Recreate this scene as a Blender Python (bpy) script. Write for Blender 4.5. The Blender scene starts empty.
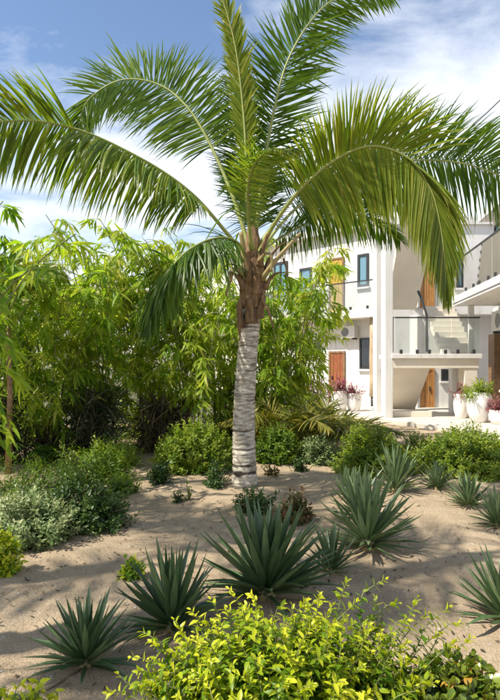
import bpy, math, random
import numpy as np
from mathutils import Vector, Matrix, noise as mnoise

random.seed(7); np.random.seed(7)
scene = bpy.context.scene
COL = scene.collection
R = math.radians

# ------------------------------------------------------------------ camera
F = 550.0; HY = 365.0; CAMZ = 1.6            # focal length in photo pixels, horizon row, eye height
cam_d = bpy.data.cameras.new('camera'); cam = bpy.data.objects.new('camera', cam_d); COL.objects.link(cam)
cam.location = (0, 0, CAMZ); cam.rotation_euler = (R(90), 0, 0)
cam_d.sensor_fit = 'HORIZONTAL'; cam_d.sensor_width = 36; cam_d.lens = 36 * F / 500
cam_d.shift_y = 15 / 500
cam_d.clip_end = 2000; cam_d.clip_start = 0.05
scene.camera = cam

# ------------------------------------------------------------------ light
SUN_EL, SUN_AZ = 54.0, 203.0                 # azimuth: degrees anticlockwise from +X of the direction TO the sun
to_sun = Vector((math.cos(R(SUN_EL)) * math.cos(R(SUN_AZ)), math.cos(R(SUN_EL)) * math.sin(R(SUN_AZ)), math.sin(R(SUN_EL))))
sd = bpy.data.lights.new('sun', 'SUN'); sun = bpy.data.objects.new('sun', sd); COL.objects.link(sun)
sd.energy = 4.2; sd.angle = R(0.55); sd.color = (1.0, 0.93, 0.82)
sun.rotation_euler = (-to_sun).to_track_quat('-Z', 'Y').to_euler()
sun.location = (-20, -5, 30)

world = bpy.data.worlds.new('World'); scene.world = world; world.use_nodes = True
nt = world.node_tree; N = nt.nodes; L = nt.links; N.clear()
out = N.new('ShaderNodeOutputWorld'); bg = N.new('ShaderNodeBackground'); bg.inputs['Strength'].default_value = 0.11
sky = N.new('ShaderNodeTexSky'); sky.sky_type = 'NISHITA'; sky.sun_disc = False
sky.sun_elevation = R(SUN_EL); sky.sun_rotation = R(90 - SUN_AZ)
sky.air_density = 1.0; sky.dust_density = 0.3; sky.ozone_density = 1.2; sky.altitude = 600
tc = N.new('ShaderNodeTexCoord')
sep = N.new('ShaderNodeSeparateXYZ'); L.new(tc.outputs['Generated'], sep.inputs[0])
def wmath(op, a, b=None, clamp=False):
    n = N.new('ShaderNodeMath'); n.operation = op; n.use_clamp = clamp
    for i, v in enumerate((a, b)):
        if v is None: continue
        if isinstance(v, (int, float)): n.inputs[i].default_value = v
        else: L.new(v, n.inputs[i])
    return n.outputs[0]
zz = wmath('MAXIMUM', sep.outputs['Z'], 0.0)
zc = wmath('ADD', zz, 0.22)
cx = wmath('DIVIDE', sep.outputs['X'], zc); cy = wmath('DIVIDE', sep.outputs['Y'], zc)
cmb = N.new('ShaderNodeCombineXYZ'); L.new(cx, cmb.inputs[0]); L.new(cy, cmb.inputs[1])
mp = N.new('ShaderNodeMapping'); mp.inputs['Location'].default_value = (3.1, 1.7, 0.0); mp.inputs['Rotation'].default_value = (0, 0, R(28)); mp.inputs['Scale'].default_value = (1.0, 1.5, 1)
L.new(cmb.outputs[0], mp.inputs['Vector'])
n1 = N.new('ShaderNodeTexNoise'); n1.inputs['Scale'].default_value = 0.55; n1.inputs['Detail'].default_value = 1.5
n2 = N.new('ShaderNodeTexNoise'); n2.inputs['Scale'].default_value = 2.6; n2.inputs['Detail'].default_value = 9; n2.inputs['Roughness'].default_value = 0.6; n2.inputs['Distortion'].default_value = 0.35
L.new(mp.outputs[0], n1.inputs['Vector']); L.new(mp.outputs[0], n2.inputs['Vector'])
cov = wmath('ADD', wmath('MULTIPLY', n1.outputs['Fac'], 1.5), wmath('MULTIPLY', n2.outputs['Fac'], 0.85))
low = wmath('MULTIPLY', wmath('SUBTRACT', 0.5, zz), 0.38)
cov = wmath('ADD', cov, low)
cov = wmath('ADD', cov, 0.05)
ramp = N.new('ShaderNodeValToRGB'); L.new(wmath('SUBTRACT', cov, 0.55), ramp.inputs[0])
ramp.color_ramp.elements[0].position = 0.46; ramp.color_ramp.elements[0].color = (0, 0, 0, 1)
ramp.color_ramp.elements[1].position = 0.78; ramp.color_ramp.elements[1].color = (0.93, 0.93, 0.93, 1)
mix = N.new('ShaderNodeMix'); mix.data_type = 'RGBA'
L.new(ramp.outputs[0], mix.inputs['Factor']); L.new(sky.outputs[0], mix.inputs[6])
mix.inputs[7].default_value = (5.7, 5.95, 6.5, 1)
L.new(mix.outputs[2], bg.inputs['Color']); L.new(bg.outputs[0], out.inputs[0])

scene.view_settings.view_transform = 'Standard'; scene.view_settings.look = 'None'
scene.view_settings.gamma = 1; scene.view_settings.use_curve_mapping = False
scene.view_settings.exposure = 0.88
scene.render.engine = 'CYCLES'
scene.cycles.max_bounces = 8; scene.cycles.transparent_max_bounces = 12; scene.cycles.transmission_bounces = 6

# ------------------------------------------------------------------ helpers
def P(px, py, Y):
    """point of the place seen at photo pixel (px, py), at distance Y"""
    return Vector(((px - 250) / F * Y, Y, CAMZ + (HY - py) / F * Y))
def G(px, py, z=0.0):
    """ground point seen at photo pixel"""
    Y = (CAMZ - z) * F / (py - HY)
    return Vector(((px - 250) / F * Y, Y, z))

def tag(o, label=None, cat=None, group=None, kind=None):
    if label: o['label'] = label
    if cat: o['category'] = cat
    if group: o['group'] = group
    if kind: o['kind'] = kind
    return o
def empty(name, loc, label, cat, group=None, rz=0):
    o = bpy.data.objects.new(name, None); COL.objects.link(o)
    o.location = loc; o.rotation_euler = (0, 0, rz); o.empty_display_size = 0.1
    return tag(o, label, cat, group)

class MB:
    """collects shapes; build() links them as one mesh object"""
    def __init__(s): s.v = []; s.f = []; s.var = []; s.sm = []
    def add(s, vs, fs, var=0.0, smooth=False):
        o = len(s.v); s.v += [tuple(p) for p in vs]; s.f += [tuple(i + o for i in f) for f in fs]
        s.var += [var] * len(vs) if not hasattr(var, '__len__') else list(var)
        s.sm += [smooth] * len(fs)
        return s
    def box(s, a, b, fr=None):
        (x0, y0, z0), (x1, y1, z1) = a, b
        vs = [Vector(p) for p in ((x0,y0,z0),(x1,y0,z0),(x1,y1,z0),(x0,y1,z0),(x0,y0,z1),(x1,y0,z1),(x1,y1,z1),(x0,y1,z1))]
        if fr is not None: vs = [fr(*p) for p in vs]
        return s.add(vs, [(0,3,2,1),(4,5,6,7),(0,1,5,4),(1,2,6,5),(2,3,7,6),(3,0,4,7)])
    def tube(s, pts, rad, sides=8, cap=True, flat=1.0, var=0.0):
        pts = [Vector(p) for p in pts]; n = len(pts)
        if not hasattr(rad, '__len__'): rad = [rad] * n
        vs = []; fs = []; prev = None
        for i, p in enumerate(pts):
            t = (pts[min(i + 1, n - 1)] - pts[max(i - 1, 0)]).normalized()
            ref = Vector((0, 0, 1)) if abs(t.z) < 0.93 else Vector((0, 1, 0))
            b = t.cross(ref).normalized() if prev is None else (prev - t * prev.dot(t)).normalized()
            prev = b; nn = b.cross(t)
            for k in range(sides):
                a = 2 * math.pi * k / sides
                vs.append(p + b * math.cos(a) * rad[i] + nn * math.sin(a) * rad[i] * flat)
        for i in range(n - 1):
            for k in range(sides):
                k2 = (k + 1) % sides
                fs.append((i*sides+k, i*sides+k2, (i+1)*sides+k2, (i+1)*sides+k))
        if cap:
            fs.append(tuple(range(sides))[::-1]); fs.append(tuple((n-1)*sides + k for k in range(sides)))
        return s.add(vs, fs, var, True)
    def lathe(s, c, prof, sides=20):
        vs = []; fs = []
        for r, z in prof:
            for k in range(sides):
                a = 2*math.pi*k/sides; vs.append((c[0]+r*math.cos(a), c[1]+r*math.sin(a), c[2]+z))
        for i in range(len(prof)-1):
            for k in range(sides):
                k2 = (k+1) % sides
                fs.append((i*sides+k, i*sides+k2, (i+1)*sides+k2, (i+1)*sides+k))
        return s.add(vs, fs, 0.0, True)
    def mesh(s, name):
        m = bpy.data.meshes.new(name); m.from_pydata(s.v, [], s.f)
        if s.f: m.polygons.foreach_set('use_smooth', s.sm)
        a = m.attributes.new('var', 'FLOAT', 'POINT'); a.data.foreach_set('value', s.var)
        m.update(); return m
    def build(s, name, mat, parent=None, bevel=0.0):
        m = s.mesh(name); m.materials.append(mat)
        return link(name, m, parent, bevel)
def link(name, m, parent=None, bevel=0.0):
    o = bpy.data.objects.new(name, m); COL.objects.link(o)
    if parent is not None:
        o.parent = parent; o.matrix_parent_inverse = world_of(parent).inverted()
    if bevel:
        b = o.modifiers.new('bevel', 'BEVEL'); b.width = bevel; b.segments = 2; b.limit_method = 'ANGLE'
    return o
def world_of(o):
    m = Matrix.LocRotScale(o.location, o.rotation_euler, o.scale)
    if o.parent is not None: m = world_of(o.parent) @ o.matrix_parent_inverse @ m
    return m

def blade(Ln=1.0, W=0.3, seg=3, fold=0.12, droop=0.15, shape='oval'):
    """leaf along +Y, face up +Z, folded along its midrib"""
    vs = [(0, 0, 0)]; fs = []
    def w(t):
        if shape == 'lance': return W * 0.5 * (math.sin(math.pi * t ** 0.62)) ** 0.8
        if shape == 'round': return W * 0.5 * (math.sin(math.pi * t ** 1.15)) ** 0.55
        return W * 0.5 * math.sin(math.pi * t ** 0.85) ** 0.9
    rows = []
    for i in range(1, seg):
        t = i / seg; y = t * Ln; z = -droop * Ln * t * t; ww = w(t)
        rows.append(len(vs)); vs += [(-ww, y, z + fold * ww * 2), (0, y, z), (ww, y, z + fold * ww * 2)]
    tip = len(vs); vs.append((0, Ln, -droop * Ln))
    a = rows[0]; fs += [(0, a+1, a), (0, a+2, a+1)]
    for i in range(len(rows)-1):
        a, b = rows[i], rows[i+1]; fs += [(a, a+1, b+1, b), (a+1, a+2, b+2, b+1)]
    a = rows[-1]; fs += [(a, a+1, tip), (a+1, a+2, tip)]
    return np.array(vs, float), fs

def norm(a): return a / np.maximum(np.linalg.norm(a, axis=-1, keepdims=True), 1e-9)
def scatter(name, tmpl, pos, dirs, ups, scale, var, mat, parent=None):
    """one mesh of many leaves: pos, dirs (leaf axis), ups (leaf normal), scale, var are arrays"""
    tv, tf = tmpl; n = len(pos)
    pos = np.asarray(pos, float); y = norm(np.asarray(dirs, float)); u = np.asarray(ups, float)
    x = norm(np.cross(y, u)); z = np.cross(x, y); sc = np.asarray(scale, float).reshape(n, 1, 1)
    V = (tv[None, :, 0:1] * x[:, None] + tv[None, :, 1:2] * y[:, None] + tv[None, :, 2:3] * z[:, None]) * sc + pos[:, None]
    k = len(tv); V = V.reshape(-1, 3)
    lens = np.array([len(f) for f in tf]); flat = np.concatenate([np.array(f) for f in tf])
    loops = (flat[None] + (np.arange(n) * k)[:, None]).ravel()
    tot = np.tile(lens, n); st = np.concatenate([[0], np.cumsum(tot)[:-1]])
    m = bpy.data.meshes.new(name)
    m.vertices.add(len(V)); m.vertices.foreach_set('co', V.ravel())
    m.loops.add(len(loops)); m.loops.foreach_set('vertex_index', loops.astype(np.int32))
    m.polygons.add(len(tot)); m.polygons.foreach_set('loop_start', st.astype(np.int32)); m.polygons.foreach_set('loop_total', tot.astype(np.int32))
    m.polygons.foreach_set('use_smooth', np.ones(len(tot), bool))
    m.update(calc_edges=True)
    a = m.attributes.new('var', 'FLOAT', 'POINT'); a.data.foreach_set('value', np.repeat(np.asarray(var, float), k))
    m.materials.append(mat)
    return link(name, m, parent)

# ------------------------------------------------------------------ materials
def new_mat(name):
    m = bpy.data.materials.new(name); m.use_nodes = True
    t = m.node_tree; b = t.nodes['Principled BSDF']; return m, t, b
def nodes_noise(t, scale, detail=6, rough=0.6, coord='Object', stretch=None):
    c = t.nodes.new('ShaderNodeTexCoord'); n = t.nodes.new('ShaderNodeTexNoise')
    n.inputs['Scale'].default_value = scale; n.inputs['Detail'].default_value = detail; n.inputs['Roughness'].default_value = rough
    src = c.outputs[coord]
    if stretch:
        mpn = t.nodes.new('ShaderNodeMapping'); mpn.inputs['Scale'].default_value = stretch
        t.links.new(src, mpn.inputs[0]); src = mpn.outputs[0]
    t.links.new(src, n.inputs['Vector']); return n
def cramp(t, src, stops):
    r = t.nodes.new('ShaderNodeValToRGB'); e = r.color_ramp.elements
    while len(e) < len(stops): e.new(0.5)
    for el, (p, c) in zip(e, stops): el.position = p; el.color = (*c, 1)
    t.links.new(src, r.inputs[0]); return r.outputs[0]
def bump(t, b, src, strength, dist=0.02):
    n = t.nodes.new('ShaderNodeBump'); n.inputs['Strength'].default_value = strength; n.inputs['Distance'].default_value = dist
    t.links.new(src, n.inputs['Height']); t.links.new(n.outputs[0], b.inputs['Normal'])
def mixc(t, fac, a, b, mode='MIX'):
    n = t.nodes.new('ShaderNodeMix'); n.data_type = 'RGBA'; n.blend_type = mode
    for i, v in ((0, fac), (6, a), (7, b)):
        if isinstance(v, (int, float)): n.inputs[i].default_value = v
        elif isinstance(v, tuple): n.inputs[i].default_value = (*v, 1)
        else: t.links.new(v, n.inputs[i])
    return n.outputs[2]
def leaf_mat(name, stops, trans=0.38, rough=0.42, tint=(1.25, 1.3, 0.55), per_object=False, spec=0.4, streak=0.0):
    m, t, b = new_mat(name)
    at = t.nodes.new('ShaderNodeAttribute'); at.attribute_name = 'var'; src = at.outputs['Fac']
    if per_object:
        oi = t.nodes.new('ShaderNodeObjectInfo'); ad = t.nodes.new('ShaderNodeMath'); ad.operation = 'ADD'
        t.links.new(oi.outputs['Random'], ad.inputs[0]); t.links.new(src, ad.inputs[1]); src = ad.outputs[0]
    c = cramp(t, src, stops)
    nz = nodes_noise(t, 9, 3)
    c = mixc(t, 0.35, c, cramp(t, nz.outputs['Fac'], [(0.3, (0.45, 0.45, 0.45)), (0.7, (1, 1, 1))]), 'MULTIPLY')
    t.links.new(c, b.inputs['Base Color']); b.inputs['Roughness'].default_value = rough
    b.inputs['Specular IOR Level'].default_value = spec
    tr = t.nodes.new('ShaderNodeBsdfTranslucent')
    tcol = mixc(t, 1.0, c, tint, 'MULTIPLY')
    t.links.new(tcol, tr.inputs['Color'])
    mx = t.nodes.new('ShaderNodeMixShader'); mx.inputs[0].default_value = trans
    o = t.nodes['Material Output']
    t.links.new(b.outputs[0], mx.inputs[1]); t.links.new(tr.outputs[0], mx.inputs[2]); t.links.new(mx.outputs[0], o.inputs[0])
    return m
def solid(name, c, rough=0.6, var=0.12, scale=4, bmp=0.0, metal=0.0, spec=0.5):
    m, t, b = new_mat(name)
    n = nodes_noise(t, scale, 7)
    d = tuple(x * (1 - var) for x in c); l = tuple(min(1, x * (1 + var * 0.5)) for x in c)
    t.links.new(cramp(t, n.outputs['Fac'], [(0.3, d), (0.7, l)]), b.inputs['Base Color'])
    b.inputs['Roughness'].default_value = rough; b.inputs['Metallic'].default_value = metal; b.inputs['Specular IOR Level'].default_value = spec
    if bmp: bump(t, b, nodes_noise(t, scale * 14, 4).outputs['Fac'], bmp, 0.01)
    return m

M = {}
# sand
m, t, b = new_mat('sand')
na = nodes_noise(t, 0.7, 8, 0.62); nb = nodes_noise(t, 60, 4, 0.7); ncs = nodes_noise(t, 6, 6, 0.65)
c = cramp(t, na.outputs['Fac'], [(0.3, (0.40, 0.31, 0.205)), (0.7, (0.56, 0.445, 0.305))])
c = mixc(t, 0.5, c, cramp(t, ncs.outputs['Fac'], [(0.33, (0.66, 0.63, 0.6)), (0.6, (1, 1, 1))]), 'MULTIPLY')
c = mixc(t, 0.55, c, cramp(t, nb.outputs['Fac'], [(0.35, (0.5, 0.47, 0.44)), (0.62, (1.05, 1.04, 1.02))]), 'MULTIPLY')
t.links.new(c, b.inputs['Base Color']); b.inputs['Roughness'].default_value = 0.95; b.inputs['Specular IOR Level'].default_value = 0.15
hb = t.nodes.new('ShaderNodeMath'); hb.operation = 'ADD'
t.links.new(ncs.outputs['Fac'], hb.inputs[0]); t.links.new(nb.outputs['Fac'], hb.inputs[1])
bump(t, b, hb.outputs[0], 0.75, 0.03); M['sand'] = m

# palm leaves
M['palm'] = leaf_mat('palm_leaf', [(0.0, (0.05, 0.125, 0.014)), (0.45, (0.14, 0.235, 0.022)), (0.8, (0.29, 0.345, 0.035)), (1.0, (0.42, 0.40, 0.08))], 0.5, 0.38, spec=0.5)
M['palm_dry'] = leaf_mat('palm_leaf_dry', [(0.0, (0.10, 0.07, 0.035)), (0.5, (0.2, 0.14, 0.06)), (1.0, (0.32, 0.24, 0.09))], 0.2, 0.7)
M['areca'] = leaf_mat('areca_leaf', [(0.0, (0.09, 0.13, 0.02)), (0.5, (0.20, 0.22, 0.03)), (1.0, (0.36, 0.27, 0.05))], 0.4, 0.4)
M['rachis'] = solid('palm_rachis', (0.27, 0.31, 0.08), 0.45, 0.25, 6)
M['bamboo_leaf'] = leaf_mat('bamboo_leaf', [(0.0, (0.10, 0.22, 0.018)), (0.45, (0.25, 0.39, 0.03)), (0.8, (0.42, 0.52, 0.05)), (1.0, (0.52, 0.52, 0.10))], 0.58, 0.45)
M['culm'] = solid('bamboo_culm', (0.16, 0.18, 0.06), 0.45, 0.35, 5)
M['agave'] = leaf_mat('agave_leaf', [(0.0, (0.06, 0.115, 0.042)), (0.5, (0.10, 0.17, 0.065)), (1.0, (0.18, 0.26, 0.11))], 0.15, 0.36, per_object=True, spec=0.55)
M['gold'] = leaf_mat('golden_leaf', [(0.0, (0.06, 0.16, 0.012)), (0.4, (0.20, 0.33, 0.016)), (0.66, (0.52, 0.59, 0.024)), (1.0, (0.72, 0.71, 0.05))], 0.45, 0.4, tint=(1.15, 1.15, 0.5))
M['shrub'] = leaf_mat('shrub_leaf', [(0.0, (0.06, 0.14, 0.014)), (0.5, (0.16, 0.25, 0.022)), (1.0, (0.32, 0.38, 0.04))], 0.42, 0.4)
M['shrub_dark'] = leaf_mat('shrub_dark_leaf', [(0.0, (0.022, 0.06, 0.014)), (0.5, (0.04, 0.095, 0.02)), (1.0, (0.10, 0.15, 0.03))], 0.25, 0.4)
M['varieg'] = leaf_mat('variegated_leaf', [(0.0, (0.07, 0.13, 0.035)), (0.5, (0.22, 0.30, 0.11)), (1.0, (0.48, 0.52, 0.26))], 0.3, 0.5, tint=(1.1, 1.1, 0.8))
M['succ'] = leaf_mat('succulent_leaf', [(0.0, (0.06, 0.14, 0.02)), (0.5, (0.13, 0.21, 0.028)), (0.93, (0.26, 0.30, 0.03)), (1.0, (0.46, 0.27, 0.04))], 0.28, 0.3, spec=0.6)
M['rust'] = leaf_mat('rusty_leaf', [(0.0, (0.06, 0.10, 0.02)), (0.5, (0.16, 0.13, 0.04)), (1.0, (0.27, 0.11, 0.05))], 0.3, 0.45)
M['cordy'] = leaf_mat('cordyline_leaf', [(0.0, (0.14, 0.05, 0.05)), (0.5, (0.34, 0.12, 0.14)), (1.0, (0.5, 0.30, 0.28))], 0.3, 0.4, tint=(1.3, 0.7, 0.8))
M['dry'] = leaf_mat('dry_blade', [(0.0, (0.045, 0.034, 0.02)), (0.5, (0.11, 0.08, 0.045)), (1.0, (0.24, 0.18, 0.1))], 0.12, 0.8)
M['darkblade'] = leaf_mat('shaded_blade', [(0.0, (0.02, 0.035, 0.014)), (0.6, (0.045, 0.065, 0.025)), (1.0, (0.12, 0.10, 0.06))], 0.15, 0.6)  # dark blade colour with the shade beneath the bamboo put into it
M['wood_stem'] = solid('stem_bark', (0.13, 0.10, 0.065), 0.85, 0.4, 14, 0.3)
# palm trunk
m, t, b = new_mat('palm_trunk')
at = t.nodes.new('ShaderNodeAttribute'); at.attribute_name = 'var'
n_ = nodes_noise(t, 9, 8, 0.65, stretch=(1, 1, 3.5)); n3 = nodes_noise(t, 40, 5, 0.7, stretch=(1, 1, 0.4)); n4 = nodes_noise(t, 3.2, 5, 0.6, stretch=(1, 1, 2.2))
c = cramp(t, n_.outputs['Fac'], [(0.3, (0.15, 0.125, 0.095)), (0.47, (0.44, 0.40, 0.32)), (0.62, (0.72, 0.68, 0.58))])
c = mixc(t, 0.5, c, cramp(t, n3.outputs['Fac'], [(0.35, (0.45, 0.42, 0.38)), (0.6, (1, 1, 1))]), 'MULTIPLY')
c = mixc(t, 0.75, c, cramp(t, n4.outputs['Fac'], [(0.30, (0.34, 0.29, 0.22)), (0.5, (1, 1, 1))]), 'MULTIPLY')
c = mixc(t, at.outputs['Fac'], c, (0.035, 0.026, 0.018))
t.links.new(c, b.inputs['Base Color']); b.inputs['Roughness'].default_value = 0.9; b.inputs['Specular IOR Level'].default_value = 0.2
bump(t, b, n3.outputs['Fac'], 0.6, 0.015); M['trunk'] = m
m, t, b = new_mat('leaf_sheath')
n_ = nodes_noise(t, 12, 8, 0.65, stretch=(2.5, 2.5, 0.5)); n3 = nodes_noise(t, 5, 5)
c = cramp(t, n_.outputs['Fac'], [(0.28, (0.07, 0.04, 0.018)), (0.5, (0.21, 0.125, 0.06)), (0.72, (0.38, 0.26, 0.13))])
c = mixc(t, 0.5, c, cramp(t, n3.outputs['Fac'], [(0.35, (0.4, 0.36, 0.3)), (0.6, (1, 1, 1))]), 'MULTIPLY')
t.links.new(c, b.inputs['Base Color']); b.inputs['Roughness'].default_value = 0.85; bump(t, b, n_.outputs['Fac'], 0.7, 0.02); M['sheath'] = m
# building
m, t, b = new_mat('white_plaster')
n_ = nodes_noise(t, 0.9, 8, 0.6); n3 = nodes_noise(t, 2.0, 6, 0.65, stretch=(3, 3, 0.25))
c = cramp(t, n_.outputs['Fac'], [(0.3, (0.62, 0.605, 0.575)), (0.65, (0.72, 0.71, 0.69))])
c = mixc(t, 0.55, c, cramp(t, n3.outputs['Fac'], [(0.32, (0.72, 0.69, 0.63)), (0.5, (1, 1, 1))]), 'MULTIPLY')
t.links.new(c, b.inputs['Base Color']); b.inputs['Roughness'].default_value = 0.8; bump(t, b, nodes_noise(t, 45, 4).outputs['Fac'], 0.15, 0.01); M['white'] = m
M['shade_cream'] = solid('shade_cream_plaster', (0.70, 0.64, 0.54), 0.8, 0.1, 1.3, 0.1)  # cream tone puts the shade on the white staircase into its colour
M['timber'] = None
def timber(name, a, bcol, stretch):
    m, t, b = new_mat(name)
    n_ = nodes_noise(t, 6, 6, 0.6, stretch=stretch)
    t.links.new(cramp(t, n_.outputs['Fac'], [(0.3, a), (0.7, bcol)]), b.inputs['Base Color']); b.inputs['Roughness'].default_value = 0.5
    bump(t, b, n_.outputs['Fac'], 0.3, 0.01); return m
M['timber'] = timber('orange_timber', (0.26, 0.11, 0.03), (0.52, 0.27, 0.09), (4, 4, 0.5))
M['door'] = timber('door_timber', (0.16, 0.045, 0.015), (0.33, 0.11, 0.035), (4, 4, 0.5))
M['brown'] = timber('brown_timber', (0.13, 0.07, 0.035), (0.30, 0.18, 0.09), (2, 2, 3))
M['tan'] = timber('tan_timber', (0.30, 0.21, 0.12), (0.55, 0.43, 0.28), (3, 3, 0.5))
M['dark'] = solid('dark_metal', (0.03, 0.032, 0.035), 0.45, 0.2, 6)
M['ac'] = solid('white_enamel', (0.62, 0.60, 0.56), 0.45, 0.08, 3)
M['acgrille'] = solid('grey_grille', (0.16, 0.16, 0.16), 0.5, 0.1, 3)
M['pot'] = solid('white_pot', (0.78, 0.77, 0.74), 0.5, 0.08, 3, 0.05)
M['soil'] = solid('potting_soil', (0.06, 0.045, 0.03), 0.95, 0.4, 30, 0.5)
M['paving'] = solid('pale_paving', (0.56, 0.51, 0.43), 0.8, 0.18, 2.2, 0.15)
M['oldwall'] = solid('grey_render', (0.5, 0.48, 0.44), 0.9, 0.35, 1.6, 0.3)
M['ochre'] = solid('ochre_door', (0.46, 0.29, 0.04), 0.5, 0.15, 4)
m, t, b = new_mat('window_glass')
b.inputs['Base Color'].default_value = (0.012, 0.016, 0.018, 1); b.inputs['Roughness'].default_value = 0.03; b.inputs['Specular IOR Level'].default_value = 0.9
n_ = nodes_noise(t, 1.5, 2); bump(t, b, n_.outputs['Fac'], 0.05, 0.02); M['glass'] = m
m, t, b = new_mat('blue_window_glass')
b.inputs['Base Color'].default_value = (0.13, 0.26, 0.33, 1); b.inputs['Roughness'].default_value = 0.05; b.inputs['Specular IOR Level'].default_value = 0.8
n_ = nodes_noise(t, 1.5, 2); bump(t, b, n_.outputs['Fac'], 0.04, 0.02); M['blueglass'] = m
m, t, b = new_mat('railing_glass')
gl = t.nodes.new('ShaderNodeBsdfGlossy'); gl.inputs['Roughness'].default_value = 0.03
tp = t.nodes.new('ShaderNodeBsdfTransparent'); tp.inputs['Color'].default_value = (0.92, 0.95, 0.94, 1)
fr_ = t.nodes.new('ShaderNodeFresnel'); fr_.inputs['IOR'].default_value = 1.5
nzg = nodes_noise(t, 2.5, 4); ms = t.nodes.new('ShaderNodeMixShader')
dfm = t.nodes.new('ShaderNodeBsdfDiffuse'); dfm.inputs['Color'].default_value = (0.7, 0.73, 0.72, 1)
ms2 = t.nodes.new('ShaderNodeMixShader')
mm = t.nodes.new('ShaderNodeMath'); mm.operation = 'MULTIPLY'; mm.inputs[1].default_value = 0.12; t.links.new(nzg.outputs['Fac'], mm.inputs[0])
t.links.new(fr_.outputs[0], ms.inputs[0]); t.links.new(tp.outputs[0], ms.inputs[1]); t.links.new(gl.outputs[0], ms.inputs[2])
t.links.new(mm.outputs[0], ms2.inputs[0]); t.links.new(ms.outputs[0], ms2.inputs[1]); t.links.new(dfm.outputs[0], ms2.inputs[2])
t.links.new(ms2.outputs[0], t.nodes['Material Output'].inputs[0]); M['railglass'] = m

# ------------------------------------------------------------------ ground
_dr = random.Random(77); DENTS = []
for _k in range(9):
    _x, _y, _a = _dr.uniform(-2.2, 2.2), _dr.uniform(2.6, 7.5), _dr.uniform(0, 6.28)
    for _j in range(9):
        _sx = .09 if _j % 2 else -.09
        DENTS.append((_x + math.cos(_a)*.32*_j - math.sin(_a)*_sx, _y + math.sin(_a)*.32*_j + math.cos(_a)*_sx, _a, _dr.uniform(.008, .02)))
def hsand(x, y):
    h = 0.05 * mnoise.noise((x * 0.45, y * 0.45, 1.3)) + 0.022 * mnoise.noise((x * 1.7, y * 1.7, 4.1)) + 0.016 * mnoise.noise((x * 5.5, y * 5.5, 9.0)) + 0.008 * mnoise.noise((x * 11, y * 11, 3.0))
    for (dx, dy, da, dd) in DENTS:
        qx = x - dx; qy = y - dy
        if abs(qx) < .3 and abs(qy) < .3:
            u_ = (qx*math.cos(da) + qy*math.sin(da)) / .12; v_ = (-qx*math.sin(da) + qy*math.cos(da)) / .055; r2 = u_*u_ + v_*v_
            if r2 < 6: h += dd * (-math.exp(-r2) + .5*math.exp(-(r2**.5 - 1.6)**2 * 5))
    e = max(0.0, min(1.0, (12.5 - y) / 2.0)) * max(0.0, min(1.0, (9 - abs(x)) / 2.0)) * max(0.0, min(1.0, (y + 3) / 2))
    return h * e
def axis(lo, hi, step, far):
    a = list(np.arange(lo, hi + 1e-6, step)); s = step; v = a[-1]
    while v < far: s *= 1.6; v += s; a.append(v)
    s = step; v = a[0]
    while v > -far: s *= 1.6; v -= s; a.insert(0, v)
    return a
xs = axis(-4.5, 4.5, 0.06, 500); ys = axis(1.5, 10.5, 0.06, 700)
vs = [(x, y, hsand(x, y)) for y in ys for x in xs]; nx = len(xs)
fs = [(j*nx+i, j*nx+i+1, (j+1)*nx+i+1, (j+1)*nx+i) for j in range(len(ys)-1) for i in range(nx-1)]
mb = MB(); mb.add(vs, fs, 0.0, True)
ground = tag(mb.build('sand_ground', M['sand']), kind='structure')

TZ = 0.12                                     # terrace level in front of the building
mb = MB()
poly = [(0.6, 24), (1.2, 19.5), (3.0, 16.4), (4.2, 14.2), (5.0, 12.4), (5.0, 6), (16, 6), (16, 30), (-6, 30)]
mb.add([(x, y, -0.05) for x, y in poly] + [(x, y, TZ) for x, y in poly],
       [tuple(range(9, 18))] + [(i, (i+1) % 9, 9 + (i+1) % 9, 9 + i) for i in range(9)])
tag(mb.build('terrace_paving', M['paving'], None, 0.02), kind='structure')

# leaf litter and pebbles on the sand
lit = blade(0.05, 0.018, 3, 0.3, -0.3, 'oval'); npos = []
rng = np.random.default_rng(3)
for i in range(1500):
    y = rng.uniform(2.3, 9.5); x = rng.uniform(-0.5, 0.5) * y * 1.0
    npos.append((x, y, hsand(x, y) + 0.006))
npos = np.array(npos); k = len(npos); a = rng.uniform(0, 6.28, k)
o = scatter('leaf_litter', lit, npos, np.c_[np.cos(a), np.sin(a), rng.normal(0, .15, k)], np.c_[rng.normal(0, .3, k), rng.normal(0, .3, k), np.ones(k)], rng.uniform(0.25, 1.0, k), rng.uniform(0, 1, k), M['dry'])
tag(o, 'small dry leaves and twigs scattered over the sand', 'leaf litter', kind='stuff')
mb = MB()
for i in range(700):
    y = rng.uniform(2.3, 8.5); x = rng.uniform(-0.5, 0.5) * y; r = rng.uniform(0.003, 0.009); z = hsand(x, y)
    vv = [(x + r * math.cos(q) * rng.uniform(.7, 1.3), y + r * math.sin(q) * rng.uniform(.7, 1.3), z) for q in (0, 1.6, 3.1, 4.7)] + [(x, y, z + r * .8)]
    mb.add(vv, [(0, 1, 4), (1, 2, 4), (2, 3, 4), (3, 0, 4)], 0.0, True)
tag(mb.build('pebbles', M['oldwall']), 'tiny pale pebbles lying in the sand', 'pebbles', kind='stuff')

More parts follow.
